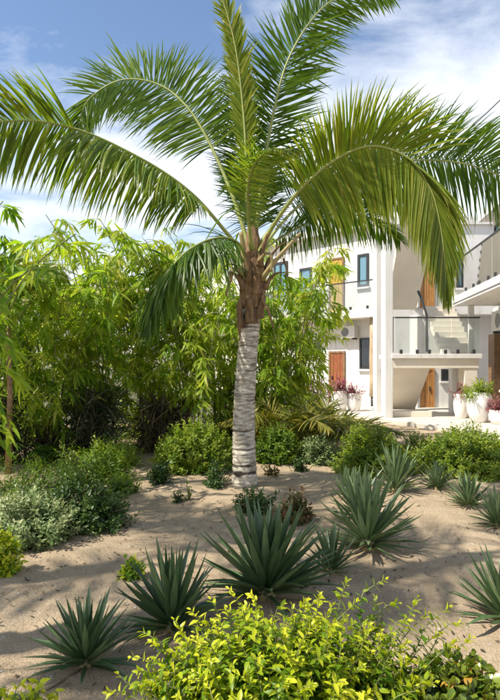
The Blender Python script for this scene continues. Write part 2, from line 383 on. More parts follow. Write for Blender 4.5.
# ------------------------------------------------------------------ building
class Frame:
    """facade frame: u along the wall, d outwards, z up"""
    def __init__(s, o, u):
        s.o = Vector((o[0], o[1], 0)); s.u = Vector((u[0], u[1], 0)).normalized(); s.n = Vector((s.u.y, -s.u.x, 0))
        if s.n.dot(-s.o) < 0: s.n = -s.n
    def __call__(s, u, d, z): return s.o + s.u * u + s.n * d + Vector((0, 0, z))
    def hit(s, px, py, d=0.0):
        dr = Vector(((px - 250) / F, 1, (HY - py) / F)); q = s.o + s.n * d
        t = q.dot(s.n) / dr.dot(s.n); p = dr * t
        return (p - s.o).dot(s.u), CAMZ + p.z
def rect(fr, px0, py0, px1, py1, d):
    u0, z1 = fr.hit(px0, py0, d); u1, z0 = fr.hit(px1, py1, d)
    zc0 = fr.hit(px0, py1, d)[1]; zc1 = fr.hit(px1, py0, d)[1]
    return min(u0, u1), max(u0, u1), (z0 + zc0) / 2, (z1 + zc1) / 2
def window(fr, parent, r, d, glass='glass', fw=0.06, frame='dark', mull=0):
    u0, u1, z0, z1 = r
    w = MB()
    w.box((u0, d, z0), (u0+fw, d+.05, z1), fr).box((u1-fw, d, z0), (u1, d+.05, z1), fr)
    w.box((u0+fw, d, z0), (u1-fw, d+.05, z0+fw), fr).box((u0+fw, d, z1-fw), (u1-fw, d+.05, z1), fr)
    for k in range(mull):
        uc = u0 + (u1-u0) * (k+1) / (mull+1); w.box((uc-fw/2, d, z0+fw), (uc+fw/2, d+.045, z1-fw), fr)
    o = w.build('window', M[frame], parent)
    MB().box((u0-.05, d, z0-.07), (u1+.05, d+.10, z0-.003), fr).build('sill', M['white'], o)
    MB().box((u0+fw, d-.02, z0+fw), (u1-fw, d+.015, z1-fw), fr).build('pane', M[glass], o)
    return o
def door(fr, parent, r, d, mat='door', planks=4, frame='brown'):
    u0, u1, z0, z1 = r; fw = 0.07
    w = MB().box((u0-fw, d, z0), (u0, d+.07, z1+fw), fr).box((u1, d, z0), (u1+fw, d+.07, z1+fw), fr).box((u0, d, z1), (u1, d+.07, z1+fw), fr)
    o = w.build('door', M[frame], parent)
    for k in range(planks):
        a = u0 + (u1-u0) * k / planks + .006; c_ = u0 + (u1-u0) * (k+1) / planks - .006
        MB().box((a, d, z0), (c_, d+.04 + .004 * (k % 2), z1), fr).build('plank', M[mat], o)
    MB().box((u1-.12, d+.05, (z0+z1)/2-.08), (u1-.09, d+.10, (z0+z1)/2+.08), fr).build('handle', M['dark'], o)
    return o
def glass_rail(fr, parent, u0, u1, d, z0, h, n, pins=True, post=True):
    o = MB().box((u0, d-.02, z0+h), (u1, d+.02, z0+h+.04), fr).build('railing', M['dark'], parent)
    for k in range(n):
        a = u0 + (u1-u0) * k / n + .02; c_ = u0 + (u1-u0) * (k+1) / n - .02
        MB().box((a, d-.006, z0+.04), (c_, d+.006, z0+h), fr).build('glass_pane', M['railglass'], o)
        if pins:
            for q in (.2, .8):
                uu = a + (c_-a) * q; MB().box((uu-.035, d-.03, z0), (uu+.035, d+.03, z0+.12), fr).build('clamp', M['dark'], o)
    return o
def ac_unit(fr, parent, r, d):
    u0, u1, z0, z1 = r
    o = MB().box((u0, d, z0), (u1, d+.30, z1), fr).build('air_conditioner', M['ac'], parent, 0.015)
    uu = u0 + (u1-u0) * .68; zc_ = (z0+z1)/2; rr = (z1-z0) * .38
    vs = [fr(uu, d+.303, zc_)] + [fr(uu + rr*math.cos(k*math.pi/10), d+.303, zc_ + rr*math.sin(k*math.pi/10)) for k in range(20)]
    MB().add(vs, [(0, k+1, (k+1) % 20 + 1) for k in range(20)]).build('fan_grille', M['acgrille'], o)
    for q in (u0+.1, u1-.1): MB().box((q-.02, d, z0-.06), (q+.02, d+.28, z0-.003), fr).build('bracket', M['dark'], o)

SZ = 3.3                                       # underside of the first-floor slab
# ---- left wing, running away to the left
LW = Frame((4.40, 19.3), (-1.75, 1.7))
t_ = empty('hotel_wing', LW(0, 0, TZ), 'white two-storey hotel wing with air conditioner and reddish door behind the bamboo', 'building')
MB().box((-1.2, -6, TZ), (12, -.75, SZ), LW).build('ground_floor_wall', M['white'], t_)
MB().box((-0.3, -6.05, SZ), (12.1, 0, SZ+.30), LW).build('floor_slab', M['white'], t_, .01)
MB().box((-1.2, -6, SZ+.30), (12, -.80, 6.7), LW).build('upper_floor_wall', M['white'], t_)
rf = MB().box((-1.35, -6.1, 6.7), (12.1, -0.5, 6.95), LW).build('roof', M['white'], t_, .01)
window(LW, t_, rect(LW, 360, 338, 371, 369, -.75), -.75)
window(LW, t_, rect(LW, 307, 340, 321, 356, -.75), -.75, mull=1)
u0, u1, z0, z1 = rect(LW, 331, 353, 344, 398, -.75); door(LW, t_, (u0, u1, TZ, z1), -.75)
u0, u1, z0, z1 = rect(LW, 342, 326, 356, 338, -.55); ac_unit(LW, t_, (u0, u1, z0, z1), -.745)
u0, u1, z0, z1 = rect(LW, 332, 337, 336, 340, -.75); MB().box((u0, -.75, z0), (u1, -.57, z1), LW).build('wall_lamp', M['dark'], t_)
u0, u1, z0, z1 = rect(LW, 322.5, 355, 325.5, 359, -.75); MB().box((u0, -.75, z0), (u1, -.72, z1), LW).build('number_plate', M['dark'], t_)
u0, u1, z0, z1 = rect(LW, 370.5, 326, 375.5, 400, -.3)
MB().tube([LW((u0+u1)/2, -.3, z) for z in (TZ+.35, 1, 1.8, 2.6, SZ)], [.13, .12, .135, .12, .125], 10).build('column', M['tan'], t_)
MB().tube([LW((u0+u1)/2, -.3, z) for z in (TZ, TZ+.35)], .08, 10).build('column_foot', M['dark'], t_)
window(LW, t_, rect(LW, 358, 254, 369, 287, -.80), -.80, 'blueglass', .09)
u0, u1, z0, z1 = rect(LW, 331, 280, 343, 315, -.80); door(LW, t_, (u0, u1, SZ+.3, SZ+2.4), -.80, 'ochre', 3)
window(LW, t_, rect(LW, 300, 268, 312, 300, -.80), -.80, 'blueglass', .09)
window(LW, t_, rect(LW, 274, 262, 288, 300, -.80), -.80, 'blueglass', .09, mull=1)
glass_rail(LW, t_, 0.1, 7.5, -.06, SZ+.30, 1.0, 6)
# ---- right wing, coming towards the viewer
RW = Frame((5.9, 16.0), (-0.49, -4.1))
t_ = empty('hotel_wing', RW(0, 0, TZ), 'white hotel wing with timber-clad pillar and glazed balcony beside the staircase', 'building')
MB().box((-.6, -7, TZ), (8.5, -1.3, SZ), RW).build('ground_floor_wall', M['white'], t_)
MB().box((-.0, -7.05, SZ), (8.6, 0, SZ+.27), RW).build('floor_slab', M['white'], t_, .01)
MB().box((.02, .001, SZ+.06), (8.58, .012, SZ+.085), RW).build('drip_line', M['acgrille'], t_)
MB().box((-.6, -7, SZ+.27), (8.5, -1.3, 5.9), RW).build('upper_floor_wall', M['white'], t_)
MB().box((-.7, -7.1, 5.9), (8.6, -.9, 6.1), RW).build('roof', M['white'], t_, .01)
glass_rail(RW, t_, 0.9, 8.3, -.07, SZ+.27, 1.0, 6)
MB().box((.30, -.48, TZ), (.44, -.34, SZ), RW).build('post', M['white'], t_)
u0, u1, z0, z1 = rect(RW, 483, 300, 487, 320, -.95); ac_unit(RW, t_, (.25, 1.05, 2.55, 3.1), -1.295)
MB().box((-.45, -1.3, TZ), (.10, -1.12, 2.5), RW).build('timber_cladding', M['brown'], t_, .01)
door(RW, t_, (1.3, 2.1, TZ, 2.3), -1.3)
window(RW, t_, (.28, 1.12, .9, 2.4), -1.3, mull=1)
window(RW, t_, (-.35, .25, SZ+.4, SZ+2.4), -1.3, 'blueglass', .07)
MB().box((.42, -1.3, SZ+.27), (.75, -1.15, 5.85), RW).build('timber_cladding', M['timber'], t_, .01)
window(RW, t_, (1.0, 2.2, SZ+.3, SZ+2.4), -1.3, 'blueglass', .07, mull=1)
window(RW, t_, (2.9, 4.1, SZ+.3, SZ+2.4), -1.3, 'blueglass', .07, mull=1)
# ---- connecting wall behind the stairs
CW = Frame((3.9, 19.2), (1, 0.0))
t_ = empty('rear_block', CW(1, 0, TZ), 'white rear block with orange timber doors behind the staircase', 'building')
MB().box((.66, -3, TZ), (5.4, 0, 6.5), CW).build('wall', M['white'], t_)
MB().box((.6, -3.1, 6.5), (5.5, .1, 6.75), CW).build('roof', M['white'], t_)
MB().box((3.0, 0, SZ+.02), (5.3, .6, SZ+.28), CW).build('gallery_slab', M['white'], t_)
for (a, b_, c_, d_) in ((420, 254, 432, 300), (422, 370, 432, 404)):
    u0, u1, z0, z1 = rect(CW, a, b_, c_, d_, 0)
    door(CW, t_, (u0, u1, SZ+.30 if b_ < 300 else TZ, z1), 0.0, 'timber', 4, 'timber')
window(CW, t_, rect(CW, 441, 369, 450, 381, 0), 0); window(CW, t_, rect(CW, 459, 369, 464, 385, 0), 0)
window(CW, t_, rect(CW, 456, 252, 463, 288, 0), 0, 'blueglass', .07)
u0, u1, z0, z1 = rect(CW, 464, 266, 467, 270, 0); MB().box((u0, 0, z0), (u1, .15, z1), CW).build('wall_lamp', M['dark'], t_)

# ---- the outdoor staircase
SY = 15.4
st = empty('outdoor_staircase', (5.4, SY, TZ), 'white outdoor staircase with glass-railed landing on slim pillars', 'staircase')
def bx(name, px0, px1, Y0, Y1, z0, z1, mat='white', bev=.008):
    x0 = (px0-250)/F*Y0; x1 = (px1-250)/F*Y0
    return MB().box((x0, Y0, z0), (x1, Y1, z1)).build(name, M[mat], st, bev)
bx('pillar', 385.3, 393, SY, SY+.5, TZ, 6.6); bx('pillar', 376.4, 384.4, 17.3, 17.8, TZ, 6.6)
LZ = 1.91
land = bx('landing', 392, 482.5, SY-.06, SY+1.5, LZ-.13, LZ, 'white', .01)
bx('beam', 393.1, 479, SY, SY+.28, LZ-.40, LZ-.132, 'shade_cream')
bx('pillar', 464.8, 477.5, SY+.02, SY+.5, TZ, LZ-.402, 'shade_cream'); bx('pillar', 452, 458.6, SY+1.1, SY+1.4, TZ, LZ-.132, 'white')
XF = Frame((0, SY), (1, 0))
xa = (395-250)/F*SY; xb = (480-250)/F*SY
glass_rail(XF, st, xa, xb, -.0, LZ, 1.0, 3)
YF = Frame((xa - .03, SY), (0, 1)); glass_rail(YF, st, .03, 1.4, 0, LZ, 1.0, 1)
bx('plinth', 393.2, 432, SY+.25, SY+.9, TZ, TZ+.16, 'shade_cream')
# flights of steps rising towards the viewer, soffit visible
def flight(z0, y0, z1, y1, x0, x1, n):
    m_ = MB()
    pts = [(y0, z0)]
    for k in range(n):
        zz_ = z0 + (z1-z0)*(k+1)/n
        pts += [(y0 + (y1-y0)*k/n, zz_), (y0 + (y1-y0)*(k+1)/n, zz_)]
    low_ = [(y1, z1-.22), (y0 + (y1-y0)*.06, z0)]
    prof = pts + low_; q = len(prof)
    vs = [(x0, a, c_) for a, c_ in prof] + [(x1, a, c_) for a, c_ in prof]
    m_.add(vs, [tuple(range(q)), tuple(range(2*q-1, q-1, -1))] + [(i, (i+1) % q, q + (i+1) % q, q + i) for i in range(q)])
    f_ = m_.build('flight', M['shade_cream'], st)
    for k in range(n):
        yy = y0 + (y1-y0)*(k+.5)/n; zt = z0 + (z1-z0)*(k+1)/n
        MB().box((x1+.001, yy-.05, zt-.13), (x1+.02, yy+.05, zt-.05)).build('step_light', M['dark'], f_)
flight(TZ, 17.9, LZ-.135, 16.2, 4.28, 5.32, 10)
flight(SZ+.05, 17.4, 6.2, 15.2, 4.28, 5.22, 14)
flight(LZ, 16.9, SZ+.28, 18.7, 5.9, 6.9, 9)
MB().tube([P(418, 291, 15.9), P(422, 300, 15.8), P(426.7, 315, 15.7), P(427, 352, 15.7)], .035, 8).build('handrail', M['dark'], st)
MB().tube([P(381.5, 372, 16.9), P(384, 352, 16.4)], .03, 8).build('handrail', M['dark'], st)

# ---- guy wire up in the sky
wire = MB().tube([P(425, 168, 15), P(455, 143, 13.5), P(540, 62, 11)], .012, 6).build('cable', M['dark'])
tag(wire, 'thin dark cable slanting up above the hotel balcony', 'cable')

# ------------------------------------------------------------------ old wall and house behind the bamboo
w_ = MB()
w_.box((-10, 15.0, -.1), (-1.0, 15.25, 1.9))
tag(w_.build('garden_wall', M['oldwall'], None, .02), 'weathered pale grey garden wall behind the bamboo', 'wall')
h_ = empty('house', (-7, 26, 0), 'distant pale house showing through gaps in the bamboo', 'house')
MB().box((-11, 26, -.1), (-3.0, 33, 4.6)).build('wall', M['white'], h_)
MB().add([(-11.5, 25.5, 4.6), (-2.5, 25.5, 4.6), (-2.5, 33.5, 4.6), (-11.5, 33.5, 4.6), (-7, 29.5, 6.0)], [(0,1,4),(1,2,4),(2,3,4),(3,0,4),(3,2,1,0)]).build('roof', M['tan'], h_)
HF = Frame((-11, 26), (1, 0))
for a in (1.2, 3.4, 5.8): window(HF, h_, (a, a+1.1, 1.2, 2.7), 0, 'glass')

# ------------------------------------------------------------------ palms
def catmull(c, n):
    c = [Vector(p) for p in c]; c = [c[0]*2 - c[1]] + c + [c[-1]*2 - c[-2]]; out_ = []
    m_ = len(c) - 3
    for i in range(n):
        s = i / (n - 1) * m_; k = min(int(s), m_ - 1); t = s - k
        a, b, d, e = c[k:k+4]
        out_.append(0.5 * ((2*b) + (d - a)*t + (2*a - 5*b + 4*d - e)*t*t + (3*b - a - 3*d + e)*t**3))
    # equal arc length
    ln = [0]
    for i in range(1, n): ln.append(ln[-1] + (out_[i]-out_[i-1]).length)
    A = np.array([tuple(p) for p in out_]); s = np.linspace(0, ln[-1], n)
    return [Vector(p) for p in np.c_[[np.interp(s, ln, A[:, j]) for j in range(3)]].T]
def frond_meshes(ctrl, fn, n=85, Lm=0.8, s0=0.16, g=0.5, var=(0.1, 0.6), W=0.030, rr=0.03, lift=0.2, seed=0, fwd=(0.45, 1.1), jit=0.13, broken=0.05, up_short=1.0, hang=0.25, fn1=None, hz=0.25):
    """returns (rachis MB, leaflets MB); fn: the way the frond's face looks"""
    rg = random.Random(seed); K = 70
    pts = catmull(ctrl, K); fn = Vector(fn).normalized(); fa = fn; fb = Vector(fn1).normalized() if fn1 else fn
    rach = MB(); rach.tube(pts, [rr * (1.35 if i < 4 else 1) * (1 - .86 * (i/(K-1)) ** .8) for i in range(K)], 6, True, .75)
    lf = MB(); SEG = 6; wp = (.45, .95, 1.0, .85, .55, .06)
    for i in range(n):
        for sd in (1, -1):
            if rg.random() < broken: continue
            s_ = (i + rg.uniform(-.25, .25) + (.25 if sd > 0 else -.25)) / (n - 1); s_ = max(0, min(1, s_))
            s = s0 + (1 - s0) * s_; q = s * (K - 1); k = min(int(q), K - 2); p = pts[k].lerp(pts[k+1], q - k)
            T = (pts[min(k+2, K-1)] - pts[max(k-1, 0)]).normalized()
            tt_ = max(0, min(1, (s_ - .3) / .35)); fn = fa.lerp(fb, tt_).normalized()
            B = T.cross(fn)
            if B.length < .05: B = T.cross(Vector((.3, .2, 1)))
            B.normalize(); Nn = B.cross(T)
            if Nn.dot(fn) < 0: Nn = -Nn
            al = fwd[0] + (fwd[1] - fwd[0]) * s_ ** 1.3 + rg.gauss(0, jit)
            d = (B * sd * math.cos(al) + T * math.sin(al) + Nn * (lift + rg.gauss(0, jit))).normalized()
            lo_ = d.z < (hz if s_ < .5 else .25)
            if lo_: d = (d + Vector((0, 0, -hang - max(0, d.z)))).normalized()
            Ln = Lm * float(np.interp(s_, [0, .12, .35, .65, .88, 1], [.5, .85, 1, .86, .55, .3])) * rg.uniform(.78, 1.08)
            if d.z > .3: Ln *= up_short
            gg = g * rg.uniform(.7, 1.3) * (1.0 if d.z < .1 else .55); cur = p.copy(); dd = d.copy(); vs = []; fs = []
            v_ = var[0] + (var[1]-var[0]) * min(1, max(0, rg.gauss(.5, .25)))
            for j in range(SEG):
                ww = W * wp[j] * .5 * (.6 + .4 * Ln / Lm)
                X = (T - dd * T.dot(dd))
                if X.length < 1e-3: X = Nn
                X.normalize(); Z = X.cross(dd)
                if Z.dot(Nn) < 0: Z = -Z
                vs += [cur - X*ww + Z*ww*.0, cur + Z*ww*.75, cur + X*ww]
                cur = cur + dd * (Ln / (SEG - 1))
                dd = (dd + Vector((0, 0, -1)) * gg * (j + 1) / SEG * .55).normalized()
            for j in range(SEG-1):
                a = j*3; fs += [(a, a+1, a+4, a+3), (a+1, a+2, a+5, a+4)]
            vv = [min(1, v_ + (.25 if j > SEG-3 and rg.random() < .25 else 0)) for j in range(SEG) for _ in range(3)]
            lf.add(vs, fs, vv, False)
    return rach, lf
def frond(parent, ctrl, fn, mat='palm', **kw):
    ra, lf = frond_meshes(ctrl, fn, **kw)
    o = ra.build('frond', M['rachis'] if mat != 'palm_dry' else M['dry'], parent)
    c_ = lf.build('leaflets', M[mat], o); tag(c_, kind='stuff'); return o

base = G(245, 485); PY = base.y
palm = empty('coconut_palm', base, 'tall coconut palm with ringed grey trunk and arching green fronds in the sand', 'palm tree', 'coconut palms')
cl = [P(245, 489, PY), P(244.6, 470, PY), P(243.8, 440, PY), P(244.5, 400, PY), P(247, 360, PY), P(250.5, 322, PY), P(252, 306, PY)]
cp = catmull(cl, 40)
rg = random.Random(5); NR = 190; SD = 28
def cpt(s): q = s * 39; k = min(int(q), 38); return cp[k].lerp(cp[k+1], q - k)
rings = []; z = 0.03
while z < 1: rings.append((z, rg.uniform(0, 6.28), rg.uniform(.45, 1.0))); z += rg.uniform(.014, .036)
vs, fs, va = [], [], []
dark_at = [(.095, .018, .95), (.135, .012, .9), (.02, .02, .7)]
for i in range(NR):
    s = i / (NR - 1); p = cpt(s)
    r0 = float(np.interp(s, [0, .03, .1, .3, .55, .8, .95, 1], [.195, .172, .160, .148, .138, .130, .128, .135]))
    for k in range(SD):
        a = 2*math.pi*k/SD; dr = 0; band = 0
        for (zr, ph, am) in rings:
            dz = s - (zr + .004 * math.sin(a + ph) + .002 * math.sin(3*a + ph*2))
            if abs(dz) < .006:
                wgt = 1 - abs(dz)/.006; vis = max(0, .6 + .55*math.sin(a*1.0 + ph*3) + .3*mnoise.noise((a*3, zr*40, 2)))
                dr -= .012 * wgt * am * vis; band = max(band, wgt * am * vis * 1.1)
            elif 0 < dz < .03: dr += .007 * (1 - dz/.03) * am
        for (zd, wd, st_) in dark_at:
            if abs(s - zd + .003*math.sin(a*2)) < wd * (0.6 + .6*mnoise.noise((a*1.3, zd*30, 7)) + .35*math.sin(a - 1.2)): band = max(band, st_)
        r_ = r0 + dr + .004 * mnoise.noise((math.cos(a)*2, math.sin(a)*2, s*22))
        vs.append(p + Vector((math.cos(a)*r_, math.sin(a)*r_, 0))); va.append(min(1, max(0, band)))
for i in range(NR-1):
    for k in range(SD):
        k2 = (k+1) % SD; fs.append((i*SD+k, i*SD+k2, (i+1)*SD+k2, (i+1)*SD+k))
mb = MB(); mb.add(vs, fs, va, True); mb.build('trunk', M['trunk'], palm)
# crown shaft of old leaf bases
core = catmull([P(251.8, 310, PY), P(252.5, 295, PY), P(253, 270, PY), P(253, 245, PY), P(252, 222, PY)], 24)
m2 = MB(); m2.tube(core, [float(np.interp(i/23, [0, .06, .25, .5, .75, 1], [.135, .165, .175, .15, .11, .05])) * (1 + .05*mnoise.noise((i*.7, 0, 3))) for i in range(24)], 18)
m2.build('crown_shaft', M['sheath'], palm)
def boot(px, py, ang, out_px, h, wid, curl, mat='sheath', cut=True):
    """old leaf base: plate that hugs the shaft, then leans out"""
    c0 = P(px, py, PY); dirv = Vector((math.cos(ang), math.sin(ang), 0)); tv = Vector((-math.sin(ang), math.cos(ang), 0)); m_ = MB()
    vs = []; n = 9
    for i in range(n):
        t = i/(n-1); rad = .165 + out_px * t**1.6; zz_ = h*(t - curl*t**3)
        w_i = wid * (1 - .62*t**.7); th = .03*(1-.3*t)
        c1 = c0 + dirv*rad + Vector((0, 0, zz_))
        vs += [c1 - tv*w_i - dirv*.03*(1-t), c1 + dirv*th, c1 + tv*w_i - dirv*.03*(1-t), c1 - dirv*.012]
    fs = []
    for i in range(n-1):
        for k in range(4): fs.append((i*4+k, i*4+(k+1) % 4, (i+1)*4+(k+1) % 4, (i+1)*4+k))
    fs += [(3, 2, 1, 0), tuple((n-1)*4 + k for k in range(4))]
    m_.add(vs, fs, 0.0, True); m_.build('leaf_base', M[mat], palm)
for a in ((251.5, 324, R(262), .02, .32, .11, .0), (252, 319, R(318), .05, .33, .10, .1), (251.5, 328, R(205), .05, .32, .13, .1), (252, 318, R(80), .03, .3, .15, 0),
          (253, 296, R(285), .08, .34, .10, .2), (252, 292, R(215), .22, .40, .09, .45), (254, 290, R(345), .30, .42, .085, .55), (253, 285, R(250), .10, .45, .08, .1),
          (253, 276, R(180), .25, .36, .07, .75), (254, 270, R(10), .28, .5, .07, .2), (253, 268, R(310), .14, .45, .07, .1), (253, 290, R(120), .1, .4, .1, .1)):
    boot(*a)
# cut stubs and hanging dry bits
M['stub'] = solid('cut_petiole', (0.30, 0.24, 0.10), 0.6, 0.3, 9)
for pts, r0 in (([P(262, 280, PY-.12), P(272, 265, PY-.2), P(286, 249, PY-.22), P(300, 234, PY-.15)], [.05, .04, .034, .03]),
                ([P(245, 262, PY-.12), P(243, 245, PY-.16), P(241, 232, PY-.2)], [.05, .035, .03]),
                ([P(258, 262, PY-.15), P(266, 253, PY-.2), P(272, 257, PY-.24), P(271, 272, PY-.22)], [.03, .028, .024, .02]),
                ([P(243, 275, PY-.1), P(234, 268, PY-.12), P(229, 284, PY-.12), P(226, 296, PY-.12)], [.05, .05, .035, .02])):
    q = catmull(pts, 10); MB().tube(q, [float(np.interp(i/9, np.linspace(0, 1, len(r0)), r0)) for i in range(10)], 7, True, .7).build('petiole_stub', M['stub'], palm)
for pts in ([P(262, 300, PY-.12), P(268, 310, PY-.2), P(274, 330, PY-.2)], [P(240, 300, PY-.14), P(239, 320, PY-.17), P(240, 342, PY-.17)], [P(283, 258, PY-.1), P(286, 266, PY-.1), P(287, 276, PY-.1)]):
    q = catmull(pts, 8); MB().tube(q, [.028, .034, .034, .03, .026, .02, .014, .006], 6, True, .45).build('dead_spathe', M['sheath'], palm)

Y0 = PY
def C(*a): return [P(x, y, Y0 + dy) for x, y, dy in a]
fr = lambda *a, **k: frond(palm, *a, **k)
# far left, long and low, leaflet colour lightened to carry sunlight
fr(C((250, 262, 0), (226, 232, -.1), (190, 192, -.3), (140, 158, -.5), (70, 127, -.7), (0, 122, -.85), (-70, 150, -.95)), (0, .3, 1), n=231, Lm=1.0, g=.75, var=(.25, .85), W=.030, rr=.036, seed=1, lift=-.12, fwd=(.4, .9), up_short=.85, hang=.6, hz=1.1, s0=.22, fn1=(.05, 1, .5))
# left, arching up then curling over, sunlight put into leaflet colour
fr(C((251, 255, .05), (236, 205, .15), (213, 150, .3), (188, 108, .45), (158, 84, .6), (120, 80, .7), (88, 100, .75), (78, 128, .78)), (-.05, 1, -.5), n=210, Lm=1.0, g=.35, var=(.1, .65), W=.030, rr=.034, seed=2, lift=-.05, fwd=(.3, .85), s0=.36, hang=.4)
# young upright spear
fr(C((252, 250, 0), (247, 180, .02), (244, 120, .03), (236, 50, .05), (222, -2, .08), (205, -40, .1)), (.25, 1, .1), n=167, Lm=.42, g=.05, var=(.45, .95), W=.030, rr=.026, seed=3, lift=.1, fwd=(.95, 1.25), s0=.3)
# upright right, large
fr(C((254, 250, .1), (262, 180, .2), (272, 120, .3), (288, 60, .35), (318, 12, .35), (352, -8, .3), (390, -6, .2)), (.1, 1, .1), n=210, Lm=.85, g=.16, var=(0, .5), W=.030, rr=.034, seed=4, lift=.1, fwd=(.5, .95))
# upright behind, darker
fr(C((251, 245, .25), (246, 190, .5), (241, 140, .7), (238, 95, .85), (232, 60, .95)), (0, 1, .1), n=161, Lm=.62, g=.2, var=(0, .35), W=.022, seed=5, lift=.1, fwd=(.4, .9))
# right, the big arch, sunlight put into its lighter leaflet colour
fr(C((256, 262, -.05), (272, 228, -.2), (300, 190, -.45), (335, 160, -.65), (372, 146, -.8), (408, 158, -.9), (431, 190, -.95), (441, 230, -.95), (445, 268, -.95), (446, 288, -.95)), (-.1, 1, .35), n=258, Lm=1.05, g=.85, var=(.4, .95), W=.030, rr=.038, seed=6, lift=-.1, fwd=(.25, 1.42), s0=.25, up_short=.78, hang=.9, jit=.07)
# right, behind the arch, its shade put into darker leaflet colour
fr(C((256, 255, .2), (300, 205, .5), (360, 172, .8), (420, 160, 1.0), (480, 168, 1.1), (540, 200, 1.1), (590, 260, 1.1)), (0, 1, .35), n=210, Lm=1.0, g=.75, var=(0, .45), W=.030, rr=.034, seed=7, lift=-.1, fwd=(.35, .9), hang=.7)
# right, middle height, short and drooping behind the trunk head
fr(C((255, 255, .3), (290, 232, .8), (330, 215, 1.3), (370, 218, 1.7), (400, 240, 2.0)), (0, .6, .8), n=154, Lm=.8, g=.6, var=(.1, .5), seed=8, lift=-.05)
# old frond hanging on the left, towards the viewer
fr(C((249, 265, -.05), (238, 243, -.3), (216, 238, -.7), (186, 252, -1.0), (160, 284, -1.2), (146, 326, -1.25)), (.35, .5, .8), n=138, Lm=.8, g=1.0, var=(0, .45), seed=9, lift=-.1, fwd=(.5, 1.15), hang=.9, jit=.24, broken=.12)
# towards the viewer, foreshortened
fr(C((252, 250, -.1), (248, 205, -.5), (252, 170, -1.0), (270, 150, -1.45), (296, 150, -1.8)), (.2, -.3, 1), n=125, Lm=.42, g=.4, var=(.3, .9), W=.02, seed=10, lift=.1)
# away from the viewer
fr(C((253, 250, .2), (258, 215, .9), (250, 185, 1.6), (238, 178, 2.3), (225, 190, 2.9)), (0, .3, 1), n=154, Lm=.8, g=.5, var=(0, .4), seed=11)

# a second frond behind, colour darkened for shade, reaching further right
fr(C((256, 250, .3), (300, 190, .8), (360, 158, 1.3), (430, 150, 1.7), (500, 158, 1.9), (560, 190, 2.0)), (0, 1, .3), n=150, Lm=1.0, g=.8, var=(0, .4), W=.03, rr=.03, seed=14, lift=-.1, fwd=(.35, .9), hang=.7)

# two neighbouring palms beside the viewer: outside the picture, they dapple the sand
loc_ctrl = [(0.05, 0, 0), (.45, 0, .5), (1.1, 0, .85), (1.9, 0, .78), (2.6, 0, .3), (3.0, 0, -.4)]
ra, lf = frond_meshes(loc_ctrl, (0, .15, 1), n=80, Lm=.85, g=.5, seed=21, W=.05)
rm = ra.mesh('frond'); rm.materials.append(M['rachis']); lm_ = lf.mesh('leaflets'); lm_.materials.append(M['palm'])
def tall_palm(x, y, h, label, nf=13, ph=0, lean=(0, 0)):
    t = empty('coconut_palm', (x, y, 0), label, 'palm tree', 'coconut palms')
    q = catmull([(x, y, -.1), (x + lean[0]*.2, y + lean[1]*.2, h*.35), (x + lean[0]*.6, y + lean[1]*.6, h*.7), (x + lean[0], y + lean[1], h)], 30)
    MB().tube(q, [float(np.interp(i/29, [0, .06, 1], [.22, .15, .11])) * (1 + .04*(i % 2)) for i in range(30)], 14).build('trunk', M['trunk'], t)
    for k in range(nf):
        o = bpy.data.objects.new('frond', rm); COL.objects.link(o); o.parent = t
        o.location = (lean[0], lean[1], h - .05); o.rotation_euler = (0, R(-28 + 50*(k % 3)/2 + 6*math.sin(k*3.3)), ph + k*2.39996)
        c_ = bpy.data.objects.new('leaflets', lm_); COL.objects.link(c_); c_.parent = o; tag(c_, kind='stuff')
tall_palm(-3.2, 2.4, 7.6, 'tall slender coconut palm standing beside the sandy path, outside the view', nf=6, ph=.4)
tall_palm(-6.2, 2.2, 7.2, 'shorter leaning coconut palm at the edge of the garden, outside the view', nf=5, ph=1.3, lean=(.4, .2))


# ------------------------------------------------------------------ agaves
def agave_leaf(curl, wid, seed, mat='agave'):
    rg = random.Random(seed); n = 7; vs = []; fs = []; y = 0; z = 0; ang = 0
    for i in range(n):
        t = i/(n-1); w = wid * float(np.interp(t, [0, .12, .45, .75, 1], [.75, .72, 1, .62, .03]))
        th = .030 * (1-t) ** .8 + .003; tw = rg.uniform(-.004, .004)
        vs += [(-w, y, z + .42*w + tw), (0, y, z), (w, y, z + .42*w - tw), (0, y, z - th)]
        ang = curl * t; y += math.cos(ang)/(n-1); z += math.sin(ang)/(n-1)
    for i in range(n-1):
        for k in range(4): fs.append((i*4+k, i*4+(k+1) % 4, (i+1)*4+(k+1) % 4, (i+1)*4+k))
    fs.append(tuple((n-1)*4+k for k in range(4)))
    m_ = bpy.data.meshes.new('leaf'); m_.from_pydata(vs, [], [f[::-1] for f in fs]); m_.materials.append(M[mat]); m_.update()
    return m_
M['agave_pale'] = leaf_mat('agave_pale_leaf', [(0.0, (0.09, 0.15, 0.06)), (0.5, (0.15, 0.225, 0.09)), (1.0, (0.25, 0.33, 0.15))], 0.15, 0.42, per_object=True, spec=0.45)
AL = [agave_leaf(c_, w_, i) for i, (c_, w_) in enumerate([(.0, .048), (.25, .052), (-.28, .047), (.4, .050), (-.5, .048), (.1, .056)])]
M['dead'] = leaf_mat('dead_agave_leaf', [(0.0, (0.22, 0.16, 0.09)), (1.0, (0.42, 0.33, 0.2))], 0.1, 0.8, per_object=True)
ALP = [agave_leaf(c_, w_, i, 'agave_pale') for i, (c_, w_) in enumerate([(.0, .047), (.25, .050), (-.3, .046), (.4, .048), (-.55, .047), (.1, .054)])]
ALD = [agave_leaf(c_, w_, i, 'dead') for i, (c_, w_) in enumerate([(-.5, .026), (-.9, .022), (.2, .03)])]
